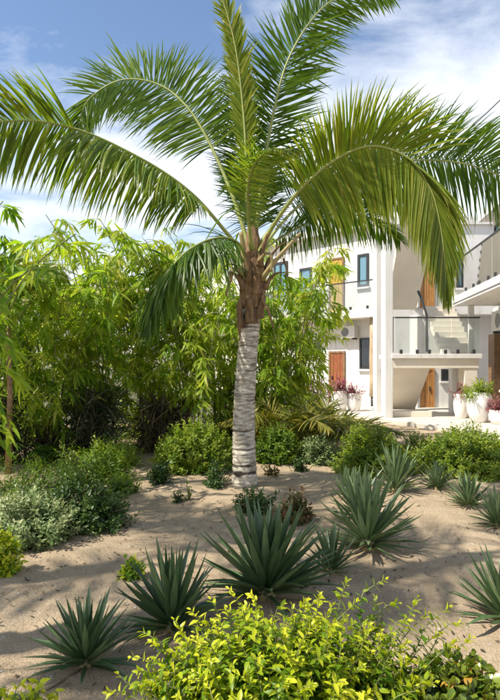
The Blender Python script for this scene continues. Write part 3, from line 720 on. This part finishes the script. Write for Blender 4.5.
def agave(px, pyb, hpx, label, n=46, seed=0, spread=1.0, tilt=(0, 0), wide=1.0, flare=.6, pale=False):
    g = G(px, pyb); g.z = hsand(g.x, g.y) - .01; S = hpx / F * g.y / .97
    t = empty('agave', g, label, 'agave', 'agaves planted in the sand'); rg = random.Random(seed)
    MB().tube([g + Vector((0, 0, -.05)), g + Vector((0, 0, .09*S)), g + Vector((0, 0, .2*S))], [.10*S, .11*S, .05*S], 10).build('core', M['stub'], t)
    for i in range(n):
        q = i / (n - 1)
        el = R(84 - 80 * q ** .82 * spread + rg.gauss(0, 5)); az = i * 2.39996 + rg.gauss(0, .16)
        ln = S * float(np.interp(q, [0, .2, .5, .8, 1], [.84, .98, .45 + .55*flare, flare*1.08, flare*.85])) * rg.uniform(.9, 1.06)
        d = Vector((math.cos(el)*math.cos(az) + tilt[0], math.cos(el)*math.sin(az) + tilt[1], math.sin(el))).normalized()
        up = Vector((-math.sin(el)*math.cos(az), -math.sin(el)*math.sin(az), math.cos(el)))
        x = d.cross(up).normalized(); zv = x.cross(d)
        mt = (ALP if pale else AL)[rg.choice((0, 1, 1, 5, 2) if q < .7 else (2, 4, 0, 5, 2))]
        if q > .93 and rg.random() < .6: mt = rg.choice(ALD); el *= .3; d.z *= .2; d.normalize(); up = Vector((0, 0, 1)); x = d.cross(up).normalized(); zv = x.cross(d)
        o = bpy.data.objects.new('leaf', mt); COL.objects.link(o); o.parent = t
        Rm = Matrix((x, d, zv)).transposed().to_4x4(); rel = d * .05 * S + Vector((0, 0, (.16 - .11*q)*S))
        o.matrix_local = Matrix.Translation(rel) @ Rm @ Matrix.Diagonal((ln*wide*rg.uniform(.9, 1.1), ln, ln, 1))
AG = [(86, 664, 66, 'compact dark green agave standing alone on open sand before the golden bush', 44, 1.0),
      (172, 628, 78, 'dark green agave between the lone compact agave and the largest one', 48, 1.0),
      (266, 596, 92, 'largest dark green agave, a tall dense rosette behind the golden bush', 62, .97),
      (331, 573, 46, 'small pale green agave nestled between the largest agave and the tight clump', 34, .9),
      (368, 549, 72, 'large upright agave at the front of the tight clump', 54, .95),
      (358, 518, 50, 'agave squeezed behind the large upright agave in the clump', 36, .9),
      (395, 492, 46, 'agave of the tight clump standing just below the round bright hedge', 40, .9),
      (348, 498, 30, 'small dark agave at the shaded edge of the tight clump', 26, .9),
      (437, 489, 28, 'smallest agave of the row below the leafy hedge, beside the tight clump', 36, .95),
      (468, 506, 34, 'pale agave in the middle of the row below the leafy hedge', 40, .95),
      (497, 526, 38, 'pale agave ending the row below the leafy hedge, away from the clump', 40, .95),
      (506, 626, 68, 'solitary agave across the bare sand from the golden bush', 44, 1.0),
      (498, 478, 22, 'tiny dark agave tucked under the leafy hedge', 24, .9)]
for i, (px, py, h, lb, n, sp) in enumerate(AG): agave(px, py, h * .98, lb, int(n * 1.5), 100 + i, sp, flare=(.86, .76, .74, .68, .66, .62, .66, .66, .72, .7, .7, .8, .66)[i], pale=i in (3, 4, 5, 6, 8, 9, 10))

# ------------------------------------------------------------------ shrubs
OV = blade(1, .48, 4, .15, .18, 'oval'); LA = blade(1, .17, 3, .12, .3, 'lance'); LA2 = blade(1, .26, 4, .14, .25, 'lance'); RD = blade(1, .72, 5, .14, .1, 'round')
NEEDLE = blade(1, .05, 4, .2, .22, 'lance')
def lumpy(rgn, n, shell=.62, rough=1.0):
    """points of an uneven half dome (unit size), biased to its surface"""
    d = norm(rgn.normal(size=(n, 3))); d[:, 2] = np.abs(d[:, 2]) * 1.0
    ph = rgn.uniform(0, 50, 3)
    r = np.array([1 + rough*.6*mnoise.noise((v[0]*2.1 + ph[0], v[1]*2.1 + ph[1], v[2]*2.1 + ph[2])) + rough*.3*mnoise.noise((v[0]*5 + ph[1], v[1]*5, v[2]*5)) for v in d])
    return d * (r * rgn.uniform(shell, 1.0, n) ** .8)[:, None], d
def shoots(tips, dirs, per, ln, rgn, leaf, spread, vr, droop=.2):
    """leaves spiralling along short shoots that end at tips"""
    n = len(tips); pos, dr, up, sc, va = [], [], [], [], []
    for i in range(n):
        d = dirs[i]; a = np.array([0.3, .2, 1.0]) if abs(d[2]) < .9 else np.array([1.0, .1, 0]); x = norm(np.cross(d, a)); y = np.cross(d, x)
        v0 = rgn.uniform(*vr); p0 = rgn.uniform(0, 6.28)
        for k in range(per):
            t = k / max(1, per-1); ang = p0 + k*2.4
            rad = x*math.cos(ang) + y*math.sin(ang)
            pos.append(tips[i] - d*ln*(1-t)); ld = rad*spread*(1.1-.6*t) + d*(.45+.5*t) + rgn.normal(0, .18, 3) + np.array([0, 0, -droop])
            dr.append(ld); up.append(d*1.0 - rad*.4 + np.array([0, 0, .5]) + rgn.normal(0, .25, 3)); sc.append(leaf*rgn.uniform(.65, 1.1)*(1-.3*t)); va.append(min(1, max(0, v0 + .25*(t-.5) + rgn.normal(0, .08))))
    return map(np.array, (pos, dr, up, sc, va))
def shrub(name, label, px, pyb, wpx, hpx, mat, leaf, nsh, per=9, tmpl=OV, seed=0, spread=1.0, vr=(.2, .8), group=None, cat='shrub', dep=1.0, upb=.5, sl=2.2, Y=None, shell=.62):
    g = G(px, pyb) if Y is None else P(px, HY + F*CAMZ/Y, Y); g.z = hsand(g.x, g.y); s = g.y / F
    rx, rz = wpx/2*s, hpx*s; ry = rx*dep; rgn = np.random.default_rng(seed)
    t = empty(name, g, label, cat, group)
    nsh = int(nsh * 1.5); leaf *= 1.2
    u, d = lumpy(rgn, nsh, shell, .4 if name in ('hedge_shrub', 'round_shrub') else 1.0)
    gp = np.array(g)
    tips = u * np.array([rx, ry, rz*.86]) + gp + np.array([0, 0, .05*rz])
    dirs = norm(d * np.array([1, 1, 1]) + np.array([0, 0, upb]) + rgn.normal(0, .25, (nsh, 3)))
    a = shoots(tips, dirs, per, leaf*sl, rgn, leaf, spread, vr)
    o = scatter('foliage', tmpl, *a, M[mat], t); tag(o, kind='stuff')
    m_ = MB()
    for k in rgn.choice(nsh, min(nsh, 26), replace=False):
        e = Vector(tips[k]); b0 = g + Vector((rgn.uniform(-.25, .25)*rx, rgn.uniform(-.25, .25)*ry, -.03)); mid = b0.lerp(e, .5) + Vector((0, 0, .12*rz))
        m_.tube([b0, mid, e], [.012*max(.4, rz), .008*max(.4, rz), .003], 5, False)
    m_.build('branches', M['wood_stem'], t)
    return t
# left beds
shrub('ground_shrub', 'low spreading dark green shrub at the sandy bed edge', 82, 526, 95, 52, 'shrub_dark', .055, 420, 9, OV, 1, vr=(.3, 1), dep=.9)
shrub('ground_shrub', 'pale variegated silvery-green shrub spilling onto the sand', 26, 540, 110, 56, 'varieg', .05, 520, 9, OV, 2, vr=(.15, .95), dep=.9)
shrub('ground_shrub', 'fresh bright green shrub behind the variegated one', 100, 480, 75, 44, 'shrub', .075, 260, 9, LA2, 3, vr=(.15, .75))
shrub('ground_shrub', 'leafy green shrub under the bamboo beside the dry spiky brush', 118, 466, 50, 34, 'shrub', .07, 160, 9, LA2, 33, vr=(.2, .8))
shrub('golden_shrub', 'small golden-yellow shrub growing beside the variegated shrub', 2, 573, 40, 46, 'gold', .055, 120, 8, OV, 4, vr=(.2, .9))
shrub('round_shrub', 'rounded light green shrub just behind the palm trunk', 196, 470, 86, 54, 'shrub', .06, 620, 9, OV, 5, vr=(.25, .95))
shrub('small_shrub', 'small shrub with shade-darkened leaves on the sand before the rounded shrub', 160, 484, 24, 30, 'shrub_dark', .06, 60, 8, OV, 6, vr=(.1, .7))  # dark leaf colour stands in for the shade on this shrub
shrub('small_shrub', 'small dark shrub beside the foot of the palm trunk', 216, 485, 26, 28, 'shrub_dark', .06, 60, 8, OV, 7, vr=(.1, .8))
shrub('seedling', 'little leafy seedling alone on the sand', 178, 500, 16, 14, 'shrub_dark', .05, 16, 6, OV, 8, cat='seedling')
shrub('seedling', 'thin upright seedling next to the little leafy one', 189, 499, 10, 22, 'shrub', .05, 7, 5, OV, 9, cat='seedling', upb=2)
shrub('low_succulent', 'small yellowish succulent clump on open sand', 133, 577, 26, 22, 'gold', .04, 60, 7, RD, 10, vr=(.1, .6), cat='succulent')
shrub('low_shrub', 'green glossy low shrub behind the largest agave', 254, 512, 42, 28, 'shrub_dark', .05, 110, 8, OV, 11, vr=(.3, 1))
shrub('low_succulent', 'reddish-tipped succulent clump behind the largest agave', 294, 520, 46, 30, 'rust', .05, 90, 7, RD, 12, vr=(.0, .9), cat='succulent')
shrub('low_succulent', 'tiny reddish succulent behind the palm trunk', 271, 475, 18, 12, 'rust', .05, 22, 6, RD, 13, cat='succulent')
shrub('small_shrub', 'small dark shrub on the sand between palm trunk and white-flecked shrub', 300, 471, 16, 14, 'shrub_dark', .06, 34, 7, OV, 14)
shrub('ground_shrub', 'loose mid-green shrub filling the bed behind the variegated one', 40, 492, 120, 36, 'shrub', .06, 300, 9, LA2, 75, vr=(0, .6))
shrub('ground_shrub', 'straggly green shrub at the corner of the bed near the seedlings', 122, 492, 40, 26, 'shrub', .05, 90, 8, OV, 76, vr=(.1, .7))
# right and middle hedges
shrub('hedge_shrub', 'green shrub behind the palm trunk with loose leaves', 276, 462, 56, 44, 'shrub', .065, 240, 9, OV, 15, vr=(.05, .6))
shrub('hedge_shrub', 'white-flecked variegated shrub next to the round bright hedge', 318, 462, 54, 34, 'varieg', .06, 240, 8, OV, 16, vr=(0, .8))
shrub('hedge_shrub', 'round bright green hedge shrub before the staircase', 374, 470, 84, 50, 'shrub', .052, 900, 9, OV, 17, vr=(.3, 1), group=None)
shrub('hedge_shrub', 'broad bright leafy hedge shrub before the white planter', 470, 472, 108, 52, 'shrub', .055, 1100, 9, OV, 18, vr=(.25, .95))
shrub('hedge_shrub', 'low yellowish-green shrub filling the gap between the two hedges', 418, 462, 46, 34, 'shrub', .05, 170, 8, OV, 19, vr=(.4, 1))
shrub('hedge_shrub', 'dark shrub rising at the foot of the yellowing palms', 300, 440, 70, 26, 'shrub_dark', .08, 170, 8, LA2, 20)
shrub('hedge_shrub', 'grassy green shrub behind the round bright hedge', 345, 438, 60, 26, 'shrub', .09, 160, 8, LA2, 21, vr=(.2, .9))
shrub('spiky_plant', 'pale spiky rosette plant among the shrubs behind the palm', 322, 446, 40, 34, 'varieg', .42, 5, 26, NEEDLE, 22, spread=1.6, sl=.1, cat='spiky plant')

shrub('undergrowth_shrub', 'dim leafy undergrowth between the bamboo stems by the grey wall', 40, 440, 90, 52, 'bamboo_leaf', .2, 180, 8, LA, 71, vr=(.2, .9))
shrub('undergrowth_shrub', 'leafy undergrowth behind the dry brown brush', 150, 436, 80, 70, 'bamboo_leaf', .2, 190, 8, LA, 72, vr=(.2, .9))
shrub('undergrowth_shrub', 'yellow-green undergrowth behind the palm trunk', 232, 438, 70, 82, 'bamboo_leaf', .2, 220, 8, LA, 73, vr=(.2, .9))
shrub('undergrowth_shrub', 'tall leafy undergrowth below the bamboo beside the yellowing palm', 268, 432, 56, 72, 'bamboo_leaf', .2, 170, 8, LA, 74, vr=(.2, .9))
# log lying under the hedge
p0, p1 = G(452, 477), G(482, 474)
lg = MB().tube([p0 + Vector((0, 0, .04)), p0.lerp(p1, .5) + Vector((0, .03, .06)), p1 + Vector((0, 0, .05))], [.06, .07, .055], 9).build('log', M['wood_stem'])
tag(lg, 'short brown log lying on the sand under the leafy hedge', 'log')

# ------------------------------------------------------------------ bamboo
def bamboo(px, Y, h, label, n=6, seed=0, lean=(0, 0), var=(.1, .9), per=18, rad=1.0, leaf=.29, low=.2):
    b0 = Vector(((px-250)/F*Y, Y, 0)); rgn = np.random.default_rng(seed); t = empty('bamboo', b0, label, 'bamboo', 'bamboo clumps along the garden edge')
    pos, dr, up, sc, va = [], [], [], [], []; tw = MB()
    for c in range(n):
        az = rgn.uniform(0, 6.28); hh = h*rgn.uniform(.70, 1.12); sp = rad*rgn.uniform(.5, 1.25)
        lv = Vector((math.cos(az)*sp + lean[0], math.sin(az)*sp + lean[1], 0)); s0 = b0 + Vector((math.cos(az)*.18, math.sin(az)*.18, -.05))
        pts = [s0 + lv*(k/14)**2.2 + Vector((0, 0, hh*((k/14) - .14*(k/14)**4)*1.12)) for k in range(15)]
        MB().tube(pts, [.013*(1-.75*k/14) + .003 for k in range(15)], 7).build('culm', M['culm'], t)
        cv = rgn.uniform(*var)
        for j in range(per):
            s = low + (1-low)*(j+rgn.uniform(0, 1))/per; q = min(13.99, s*14); k = int(q); p = pts[k].lerp(pts[k+1], q-k)
            a = rgn.uniform(0, 6.28); bl = rgn.uniform(.35, .85)*(1.1-.45*s)
            d = Vector((math.cos(a), math.sin(a), rgn.uniform(.1, .9))).normalized(); cur = p; bp = [p]
            for e in range(5):
                cur = cur + d*bl/5; d = (d + Vector((0, 0, -.24))).normalized(); bp.append(cur)
                nl = rgn.integers(4, 7)
                if e == 0: continue
                for f in range(nl):
                    fa = rgn.uniform(0, 6.28)
                    ld = np.array(d)*.7 + np.array([math.cos(fa), math.sin(fa), 0])*.75 + np.array([0, 0, -.22]) + rgn.normal(0, .32, 3)
                    pos.append(np.array(cur) + rgn.normal(0, .02, 3)); dr.append(ld); up.append(np.array([0, 0, 1.0]) + rgn.normal(0, .35, 3)); sc.append(leaf*rgn.uniform(.6, 1.1)); va.append(min(1, max(0, cv + rgn.normal(0, .2))))
            tw.tube(bp, [.006, .005, .004, .003, .0025, .002], 3, False)
    tag(tw.build('twigs', M['culm'], t), kind='stuff')
    o = scatter('foliage', LA2 if leaf > .4 else LA, *map(np.array, (pos, dr, up, sc, va)), M['bamboo_leaf'], t); tag(o, kind='stuff')
BB = [(-25, 8.6, 3.69, 'bamboo clump with dark stems at the shrubbery edge by the slender brown-trunked palm', 6, (.1, 0), (0, .6)),
      (48, 9.6, 3.58, 'bamboo clump rising behind the variegated shrub', 7, (0, 0), (.1, .7)),
      (105, 10.2, 3.96, 'tall airy bamboo clump above the dry spiky brush', 8, (.1, -.1), (.2, .9)),
      (150, 11.2, 4.20, 'dense yellow-green bamboo clump behind the dry brown brush', 9, (0, 0), (.3, .95)),
      (196, 10.4, 3.97, 'bamboo clump directly behind the rounded shrub', 9, (0, 0), (.2, .85)),
      (222, 12.2, 4.15, 'far bamboo clump hidden partly by the palm trunk', 8, (0, 0), (.4, 1)),
      (276, 11.3, 3.58, 'bamboo clump between the palm trunk and the hotel balcony', 8, (.1, 0), (.25, .9)),
      (294, 12.3, 3.93, 'bamboo clump whose sprays reach over the hotel balcony', 8, (.15, -.1), (.35, 1)),
      (75, 12.4, 4.16, 'far bamboo clump in front of the grey garden wall', 8, (0, 0), (.35, 1)),
      (15, 12.0, 4.04, 'far bamboo clump beside the grey garden wall end', 8, (0, 0), (.3, .9))]
for i, (px, Y, h, lb, n, ln, vr) in enumerate(BB): bamboo(px, Y, h, lb, n + 1, 200 + i, ln, tuple(min(1, q + .12) for q in vr))
bamboo(-62, 6.0, 3.5, 'bamboo clump with long loose sprays reaching over the variegated shrub', 4, 230, (.6, 0), (.1, .7), per=11, rad=.6)

# ------------------------------------------------------------------ other palms and brush behind
def small_palm(name, px, pyb, label, nf, Ln, mat, seed, el=(35, 80), Lm=.4, trunk=.0, var=(.1, .9), n=32, Y=None, g=.5):
    b0 = G(px, pyb) if Y is None else Vector(((px-250)/F*Y, Y, 0)); rg = random.Random(seed); t = empty(name, b0, label, 'palm')
    top = b0 + Vector((0, 0, trunk))
    if trunk: MB().tube([b0 + Vector((0, 0, -.05)), b0.lerp(top, .5) + Vector((.03, 0, 0)), top], [.05, .04, .035], 10).build('trunk', M['brown'], t)
    else: MB().tube([b0 + Vector((0, 0, -.05)), b0 + Vector((0, 0, .15))], [.08, .05], 8).build('trunk', M['wood_stem'], t)
    for k in range(nf):
        a = k*2.4 + rg.uniform(-.3, .3); e = R(rg.uniform(*el)); l = Ln*rg.uniform(.75, 1.1); h = Vector((math.cos(a), math.sin(a), 0))
        pts = [top + h*l*math.cos(e)*q*(1 + .35*q) + Vector((0, 0, l*math.sin(e)*(q - .62*q**2.4))) for q in (0, .25, .5, .75, 1)]
        frond(t, pts, (0, -.15, 1), mat, n=n, Lm=Lm, s0=.22, g=g, var=var, W=.035, rr=.014, seed=seed*50+k, lift=.15)
small_palm('areca_palm', 284, 453, 'yellowing arching palm between bamboo and hotel terrace', 15, 1.95, 'areca', 31, (45, 80), .45, var=(.3, 1))
small_palm('areca_palm', 318, 451, 'green drooping palm beside the potted red plants', 15, 1.8, 'areca', 32, (45, 80), .45, var=(0, .8))
small_palm('feather_palm', 8, 455, 'slender brown-trunked feather palm rising above the bamboo', 12, 1.8, 'palm', 33, (50, 86), .5, 2.35, (.3, .95), Y=8.2)
small_palm('feather_palm', 75, 430, 'far feather palm with one grey frond arching over the bamboo', 9, 1.9, 'palm', 34, (40, 80), .5, 2.6, (.3, .9), Y=13.4)
small_palm('fan_palm', 62, 462, 'low shaded palm in front of the dark brush', 9, .6, 'palm', 35, (30, 70), .3, 0, (0, .4), 20)
def brush(name, px, pyb, wpx, hpx, label, mat, n, seed, leaf=.55, cat='dry brush'):
    g = G(px, pyb); s = g.y/F; rgn = np.random.default_rng(seed); t = empty(name, g, label, cat)
    rx, rz = wpx/2*s, hpx*s
    pos = np.array(g) + np.c_[rgn.normal(0, .45, n)*rx, rgn.normal(0, .35, n)*rx, rgn.uniform(0, .85, n)*rz]
    a = rgn.uniform(0, 6.28, n); d = np.c_[np.cos(a), np.sin(a), rgn.normal(.15, .8, n)]
    o = scatter('blades', NEEDLE, pos, d, np.c_[rgn.normal(0, .5, n), rgn.normal(0, .5, n), np.ones(n)], rgn.uniform(.4, 1.1, n)*leaf, rgn.uniform(0, 1, n)**1.4, M[mat], t); tag(o, kind='stuff')
    m_ = MB()
    for k in range(7):
        q = g + Vector((rgn.uniform(-.5, .5)*rx, rgn.uniform(-.4, .4)*rx, -.05)); m_.tube([q, q + Vector((rgn.normal(0, .08), 0, rz*.5)), q + Vector((rgn.normal(0, .15), rgn.normal(0, .1), rz))], [.03, .024, .012], 6)
    m_.build('stems', M['wood_stem'], t)
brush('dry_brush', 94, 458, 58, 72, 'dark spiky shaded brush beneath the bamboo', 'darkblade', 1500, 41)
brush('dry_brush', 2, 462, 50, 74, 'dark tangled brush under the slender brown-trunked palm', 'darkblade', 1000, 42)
brush('dry_brush', 165, 450, 70, 56, 'tangled brown dry brush behind the rounded shrub', 'dry', 1500, 43)
brush('dry_brush', 306, 424, 60, 50, 'brown dead fronds heaped behind the yellowing palm', 'dry', 1100, 44)
brush('dry_brush', 45, 455, 60, 34, 'low grey-brown twig heap at the garden wall', 'dry', 700, 45, .4)

# ------------------------------------------------------------------ pots on the terrace
def pot(px, pyb, hpx, wpx, label, mat, leaf, nsh, tmpl, seed, plant_label, hp, prof=None, cat='plant', vr=(.1, .9)):
    g = G(px, pyb, TZ); s = g.y/F; h = hpx*s; r = wpx/2*s
    t = empty('planter_pot', g, label, 'planter', 'white planters on the terrace')
    prof = prof or [(0, 0), (.62, 0), (.72, .05), (.95, .35), (1.0, .62), (.90, .93), (.93, 1.0), (.84, 1.0), (.80, .9), (0, .9)]
    MB().lathe(g, [(a*r, b*h) for a, b in prof], 28).build('vessel', M['pot'], t)
    MB().lathe(g, [(0.001, h*.93), (.79*r, h*.92)], 20).build('soil', M['soil'], t)
    top = g + Vector((0, 0, h*.92)); rgn = np.random.default_rng(seed)
    p = empty('potted_plant', top, plant_label, cat, 'plants in the white planters')
    u, d = lumpy(rgn, nsh, .5); H = hp*s
    tips = u*np.array([r*1.25, r*1.25, H*.85]) + np.array(top); dirs = norm(d + np.array([0, 0, 1.0]))
    o = scatter('foliage', tmpl, *shoots(tips, dirs, 9, leaf*1.3, rgn, leaf, .9, vr), M[mat], p); tag(o, kind='stuff')
    m_ = MB()
    for k in range(0, nsh, max(1, nsh//14)): m_.tube([top + Vector((0, 0, -.04)), top.lerp(Vector(tips[k]), .6), Vector(tips[k])], [.012, .009, .004], 5, False)
    m_.build('stems', M['wood_stem'], p)
EGG = [(0, 0), (.5, 0), (.6, .03), (.86, .3), (1.0, .62), (.97, .86), (.86, .97), (.82, 1.0), (.76, .98), (.78, .9), (0, .9)]
pot(479, 422, 30, 25, 'large white egg-shaped planter before the staircase landing', 'shrub', .17, 90, LA2, 51, 'bright green bushy plant filling the large egg-shaped planter', 22, EGG, vr=(.45, 1))
pot(461, 418, 24, 15, 'smaller white planter tucked behind the large egg-shaped one', 'cordy', .18, 22, LA2, 52, 'thin pinkish plant in the smaller planter behind the large one', 18)
pot(339, 411, 20, 17, 'white planter under the air conditioner, nearer the reddish door', 'cordy', .26, 40, LA2, 53, 'arching dark red plant in the planter nearer the reddish door', 18)
pot(354, 411, 18, 15, 'white planter beside the one near the reddish door, by the dark window', 'cordy', .2, 34, LA2, 54, 'magenta leafy plant in the planter by the dark window', 14)
pot(499, 424, 14, 20, 'low white planter by the timber pillar of the balcony wing', 'cordy', .16, 44, LA2, 55, 'pink leafy plant in the low planter by the timber pillar', 20)

# ------------------------------------------------------------------ foreground bushes with single leaves
def leaf_mesh(tm, mat, v):
    m_ = bpy.data.meshes.new('leaf'); m_.from_pydata([tuple(p) for p in tm[0]], [], tm[1]); m_.polygons.foreach_set('use_smooth', [True]*len(tm[1]))
    a = m_.attributes.new('var', 'FLOAT', 'POINT'); a.data.foreach_set('value', [v]*len(tm[0])); m_.materials.append(M[mat]); m_.update(); return m_
def leaf_objects(t, pos, dr, up, sc, va, tmpl, mat, nbest=300, levels=8):
    """the leaves nearest the viewer become single objects, the rest one mesh"""
    pos, dr, up, sc, va = map(np.array, (pos, dr, up, sc, va))
    key = np.linalg.norm(pos - np.array([0, 0, CAMZ]), axis=1) - pos[:, 2]*.9; order = np.argsort(key)
    best, rest = order[:nbest], order[nbest:]
    ms = [leaf_mesh(tmpl, mat, i/(levels-1)) for i in range(levels)]
    y = norm(dr); x = norm(np.cross(y, up)); z = np.cross(x, y)
    for i in best:
        o = bpy.data.objects.new('leaf', ms[int(round(min(1, max(0, va[i]))*(levels-1)))]); COL.objects.link(o); o.parent = t
        Rm = Matrix((x[i], y[i], z[i])).transposed().to_4x4()
        o.matrix_local = Matrix.Translation(Vector(pos[i]) - t.location) @ Rm @ Matrix.Scale(sc[i], 4)
    if len(rest): tag(scatter('foliage', tmpl, pos[rest], dr[rest], up[rest], sc[rest], va[rest], M[mat], t), kind='stuff')
def gold_bush(name, label, base, tips, nrand, rx, ry, top, leaf, seed, mat='gold', step=.03):
    rgn = np.random.default_rng(seed); t = empty(name, base, label, 'shrub', None)
    ends = [Vector(p) for p in tips]
    for k in range(nrand):
        a = rgn.uniform(0, 6.28); q = math.sqrt(rgn.uniform(0, 1)); x = math.cos(a)*q*rx; y = math.sin(a)*q*ry
        ends.append(base + Vector((x, y, top*(1 - .45*q*q)*rgn.uniform(.55, .98))))
    st_ = MB(); pos, dr, up, sc, va = [], [], [], [], []
    for e in ends:
        b0 = base + Vector(((e.x-base.x)*.3 + rgn.normal(0, .05), (e.y-base.y)*.3 + rgn.normal(0, .04), -.02))
        mid = b0.lerp(e, .55) + Vector(((e.x-base.x)*.12, (e.y-base.y)*.12, .06)); q = catmull([b0, mid, mid.lerp(e, .6) + Vector(rgn.normal(0, .025, 3)), e + Vector(((e.x-base.x)*.06, (e.y-base.y)*.06, -.01))], 16)
        st_.tube(q, [.0035*(1-.75*i/15) + .0008 for i in range(16)], 5, False)
        ln = sum((q[i+1]-q[i]).length for i in range(15)); nn_ = int(ln*.72/step); tipv = rgn.uniform(.6, 1.0)
        for i in range(nn_+1):
            s = 1 - .72*i/max(1, nn_); f = s*15; k = min(14, int(f)); p = q[k].lerp(q[k+1], f-k); d = (q[k+1]-q[k]).normalized()
            x = d.cross(Vector((.2, .3, 1))).normalized(); y = d.cross(x); a0 = i*1.57 + rgn.normal(0, .3)
            for sd in (0, math.pi):
                if rgn.random() < .1: continue
                rv = x*math.cos(a0+sd) + y*math.sin(a0+sd)
                ld = rv*(.35 + .55*min(1, i/4)) + d*(.75 if i < 3 else .35) + Vector(rgn.normal(0, .16, 3)) + Vector((0, 0, -.08))
                pos.append(p); dr.append(ld); up.append(np.array(d) + np.array([0, 0, .5]) - .3*np.array(rv) + rgn.normal(0, .22, 3))
                sc.append(leaf*rgn.uniform(.75, 1.15)*(.55 if i == 0 else .8 if i == 1 else 1)); va.append(min(1, max(0, tipv - .062*i + rgn.normal(0, .12))))  # yellow young tips; faster fall to green also paints the shade lower down
    st_.build('branches', M['culm'] if mat == 'gold' else M['wood_stem'], t)
    leaf_objects(t, pos, dr, up, sc, va, tmpl=OVL if mat == 'gold' else RD, mat=mat)
OVL = blade(1, .46, 4, .16, .22, 'oval')
YB = 2.25
tipsA = [P(x, y, YB + dy) for x, y, dy in ((215, 598, .1), (232, 588, .15), (252, 592, .1), (262, 612, .1), (292, 604, 0), (318, 592, .05), (344, 580, .05), (352, 600, 0), (380, 578, .12), (392, 602, .1), (410, 596, .1), (440, 606, .12), (452, 622, .12), (420, 612, .1), (445, 640, .05), (462, 636, .1), (400, 618, .0), (370, 596, .1), (330, 604, .1), (308, 606, .1), (276, 622, .1),
          (430, 632, .1), (180, 618, .05), (196, 608, .1), (160, 640, 0), (205, 640, -.05), (150, 630, .05), (300, 640, -.1), (270, 640, -.1), (330, 630, -.1), (365, 622, -.1), (400, 640, -.1), (240, 636, -.05), (128, 672, 0), (140, 655, 0), (118, 690, -.05))]
gold_bush('golden_bush', 'big golden-yellow leafy bush with slender shoots before the largest agave', P(284, HY + F*CAMZ/YB, YB), tipsA, 330, .58, .32, .68, .043, 61, step=.019)
gold_bush('golden_bush', 'low golden-leaved bush whose shoot tips just show by the compact agave', G(14, 735), [P(8, 690, 2.38), P(30, 682, 2.38), P(22, 696, 2.3), P(-12, 688, 2.4)], 16, .22, .18, .2, .055, 62)
SB = G(452, 742); SBt = []
gold_bush('round_leaf_bush', 'low glossy round-leaved bush with orange-tinged leaves at the golden bush edge', SB, [], 150, .25, .18, .40, .05, 63, 'succ', .022)
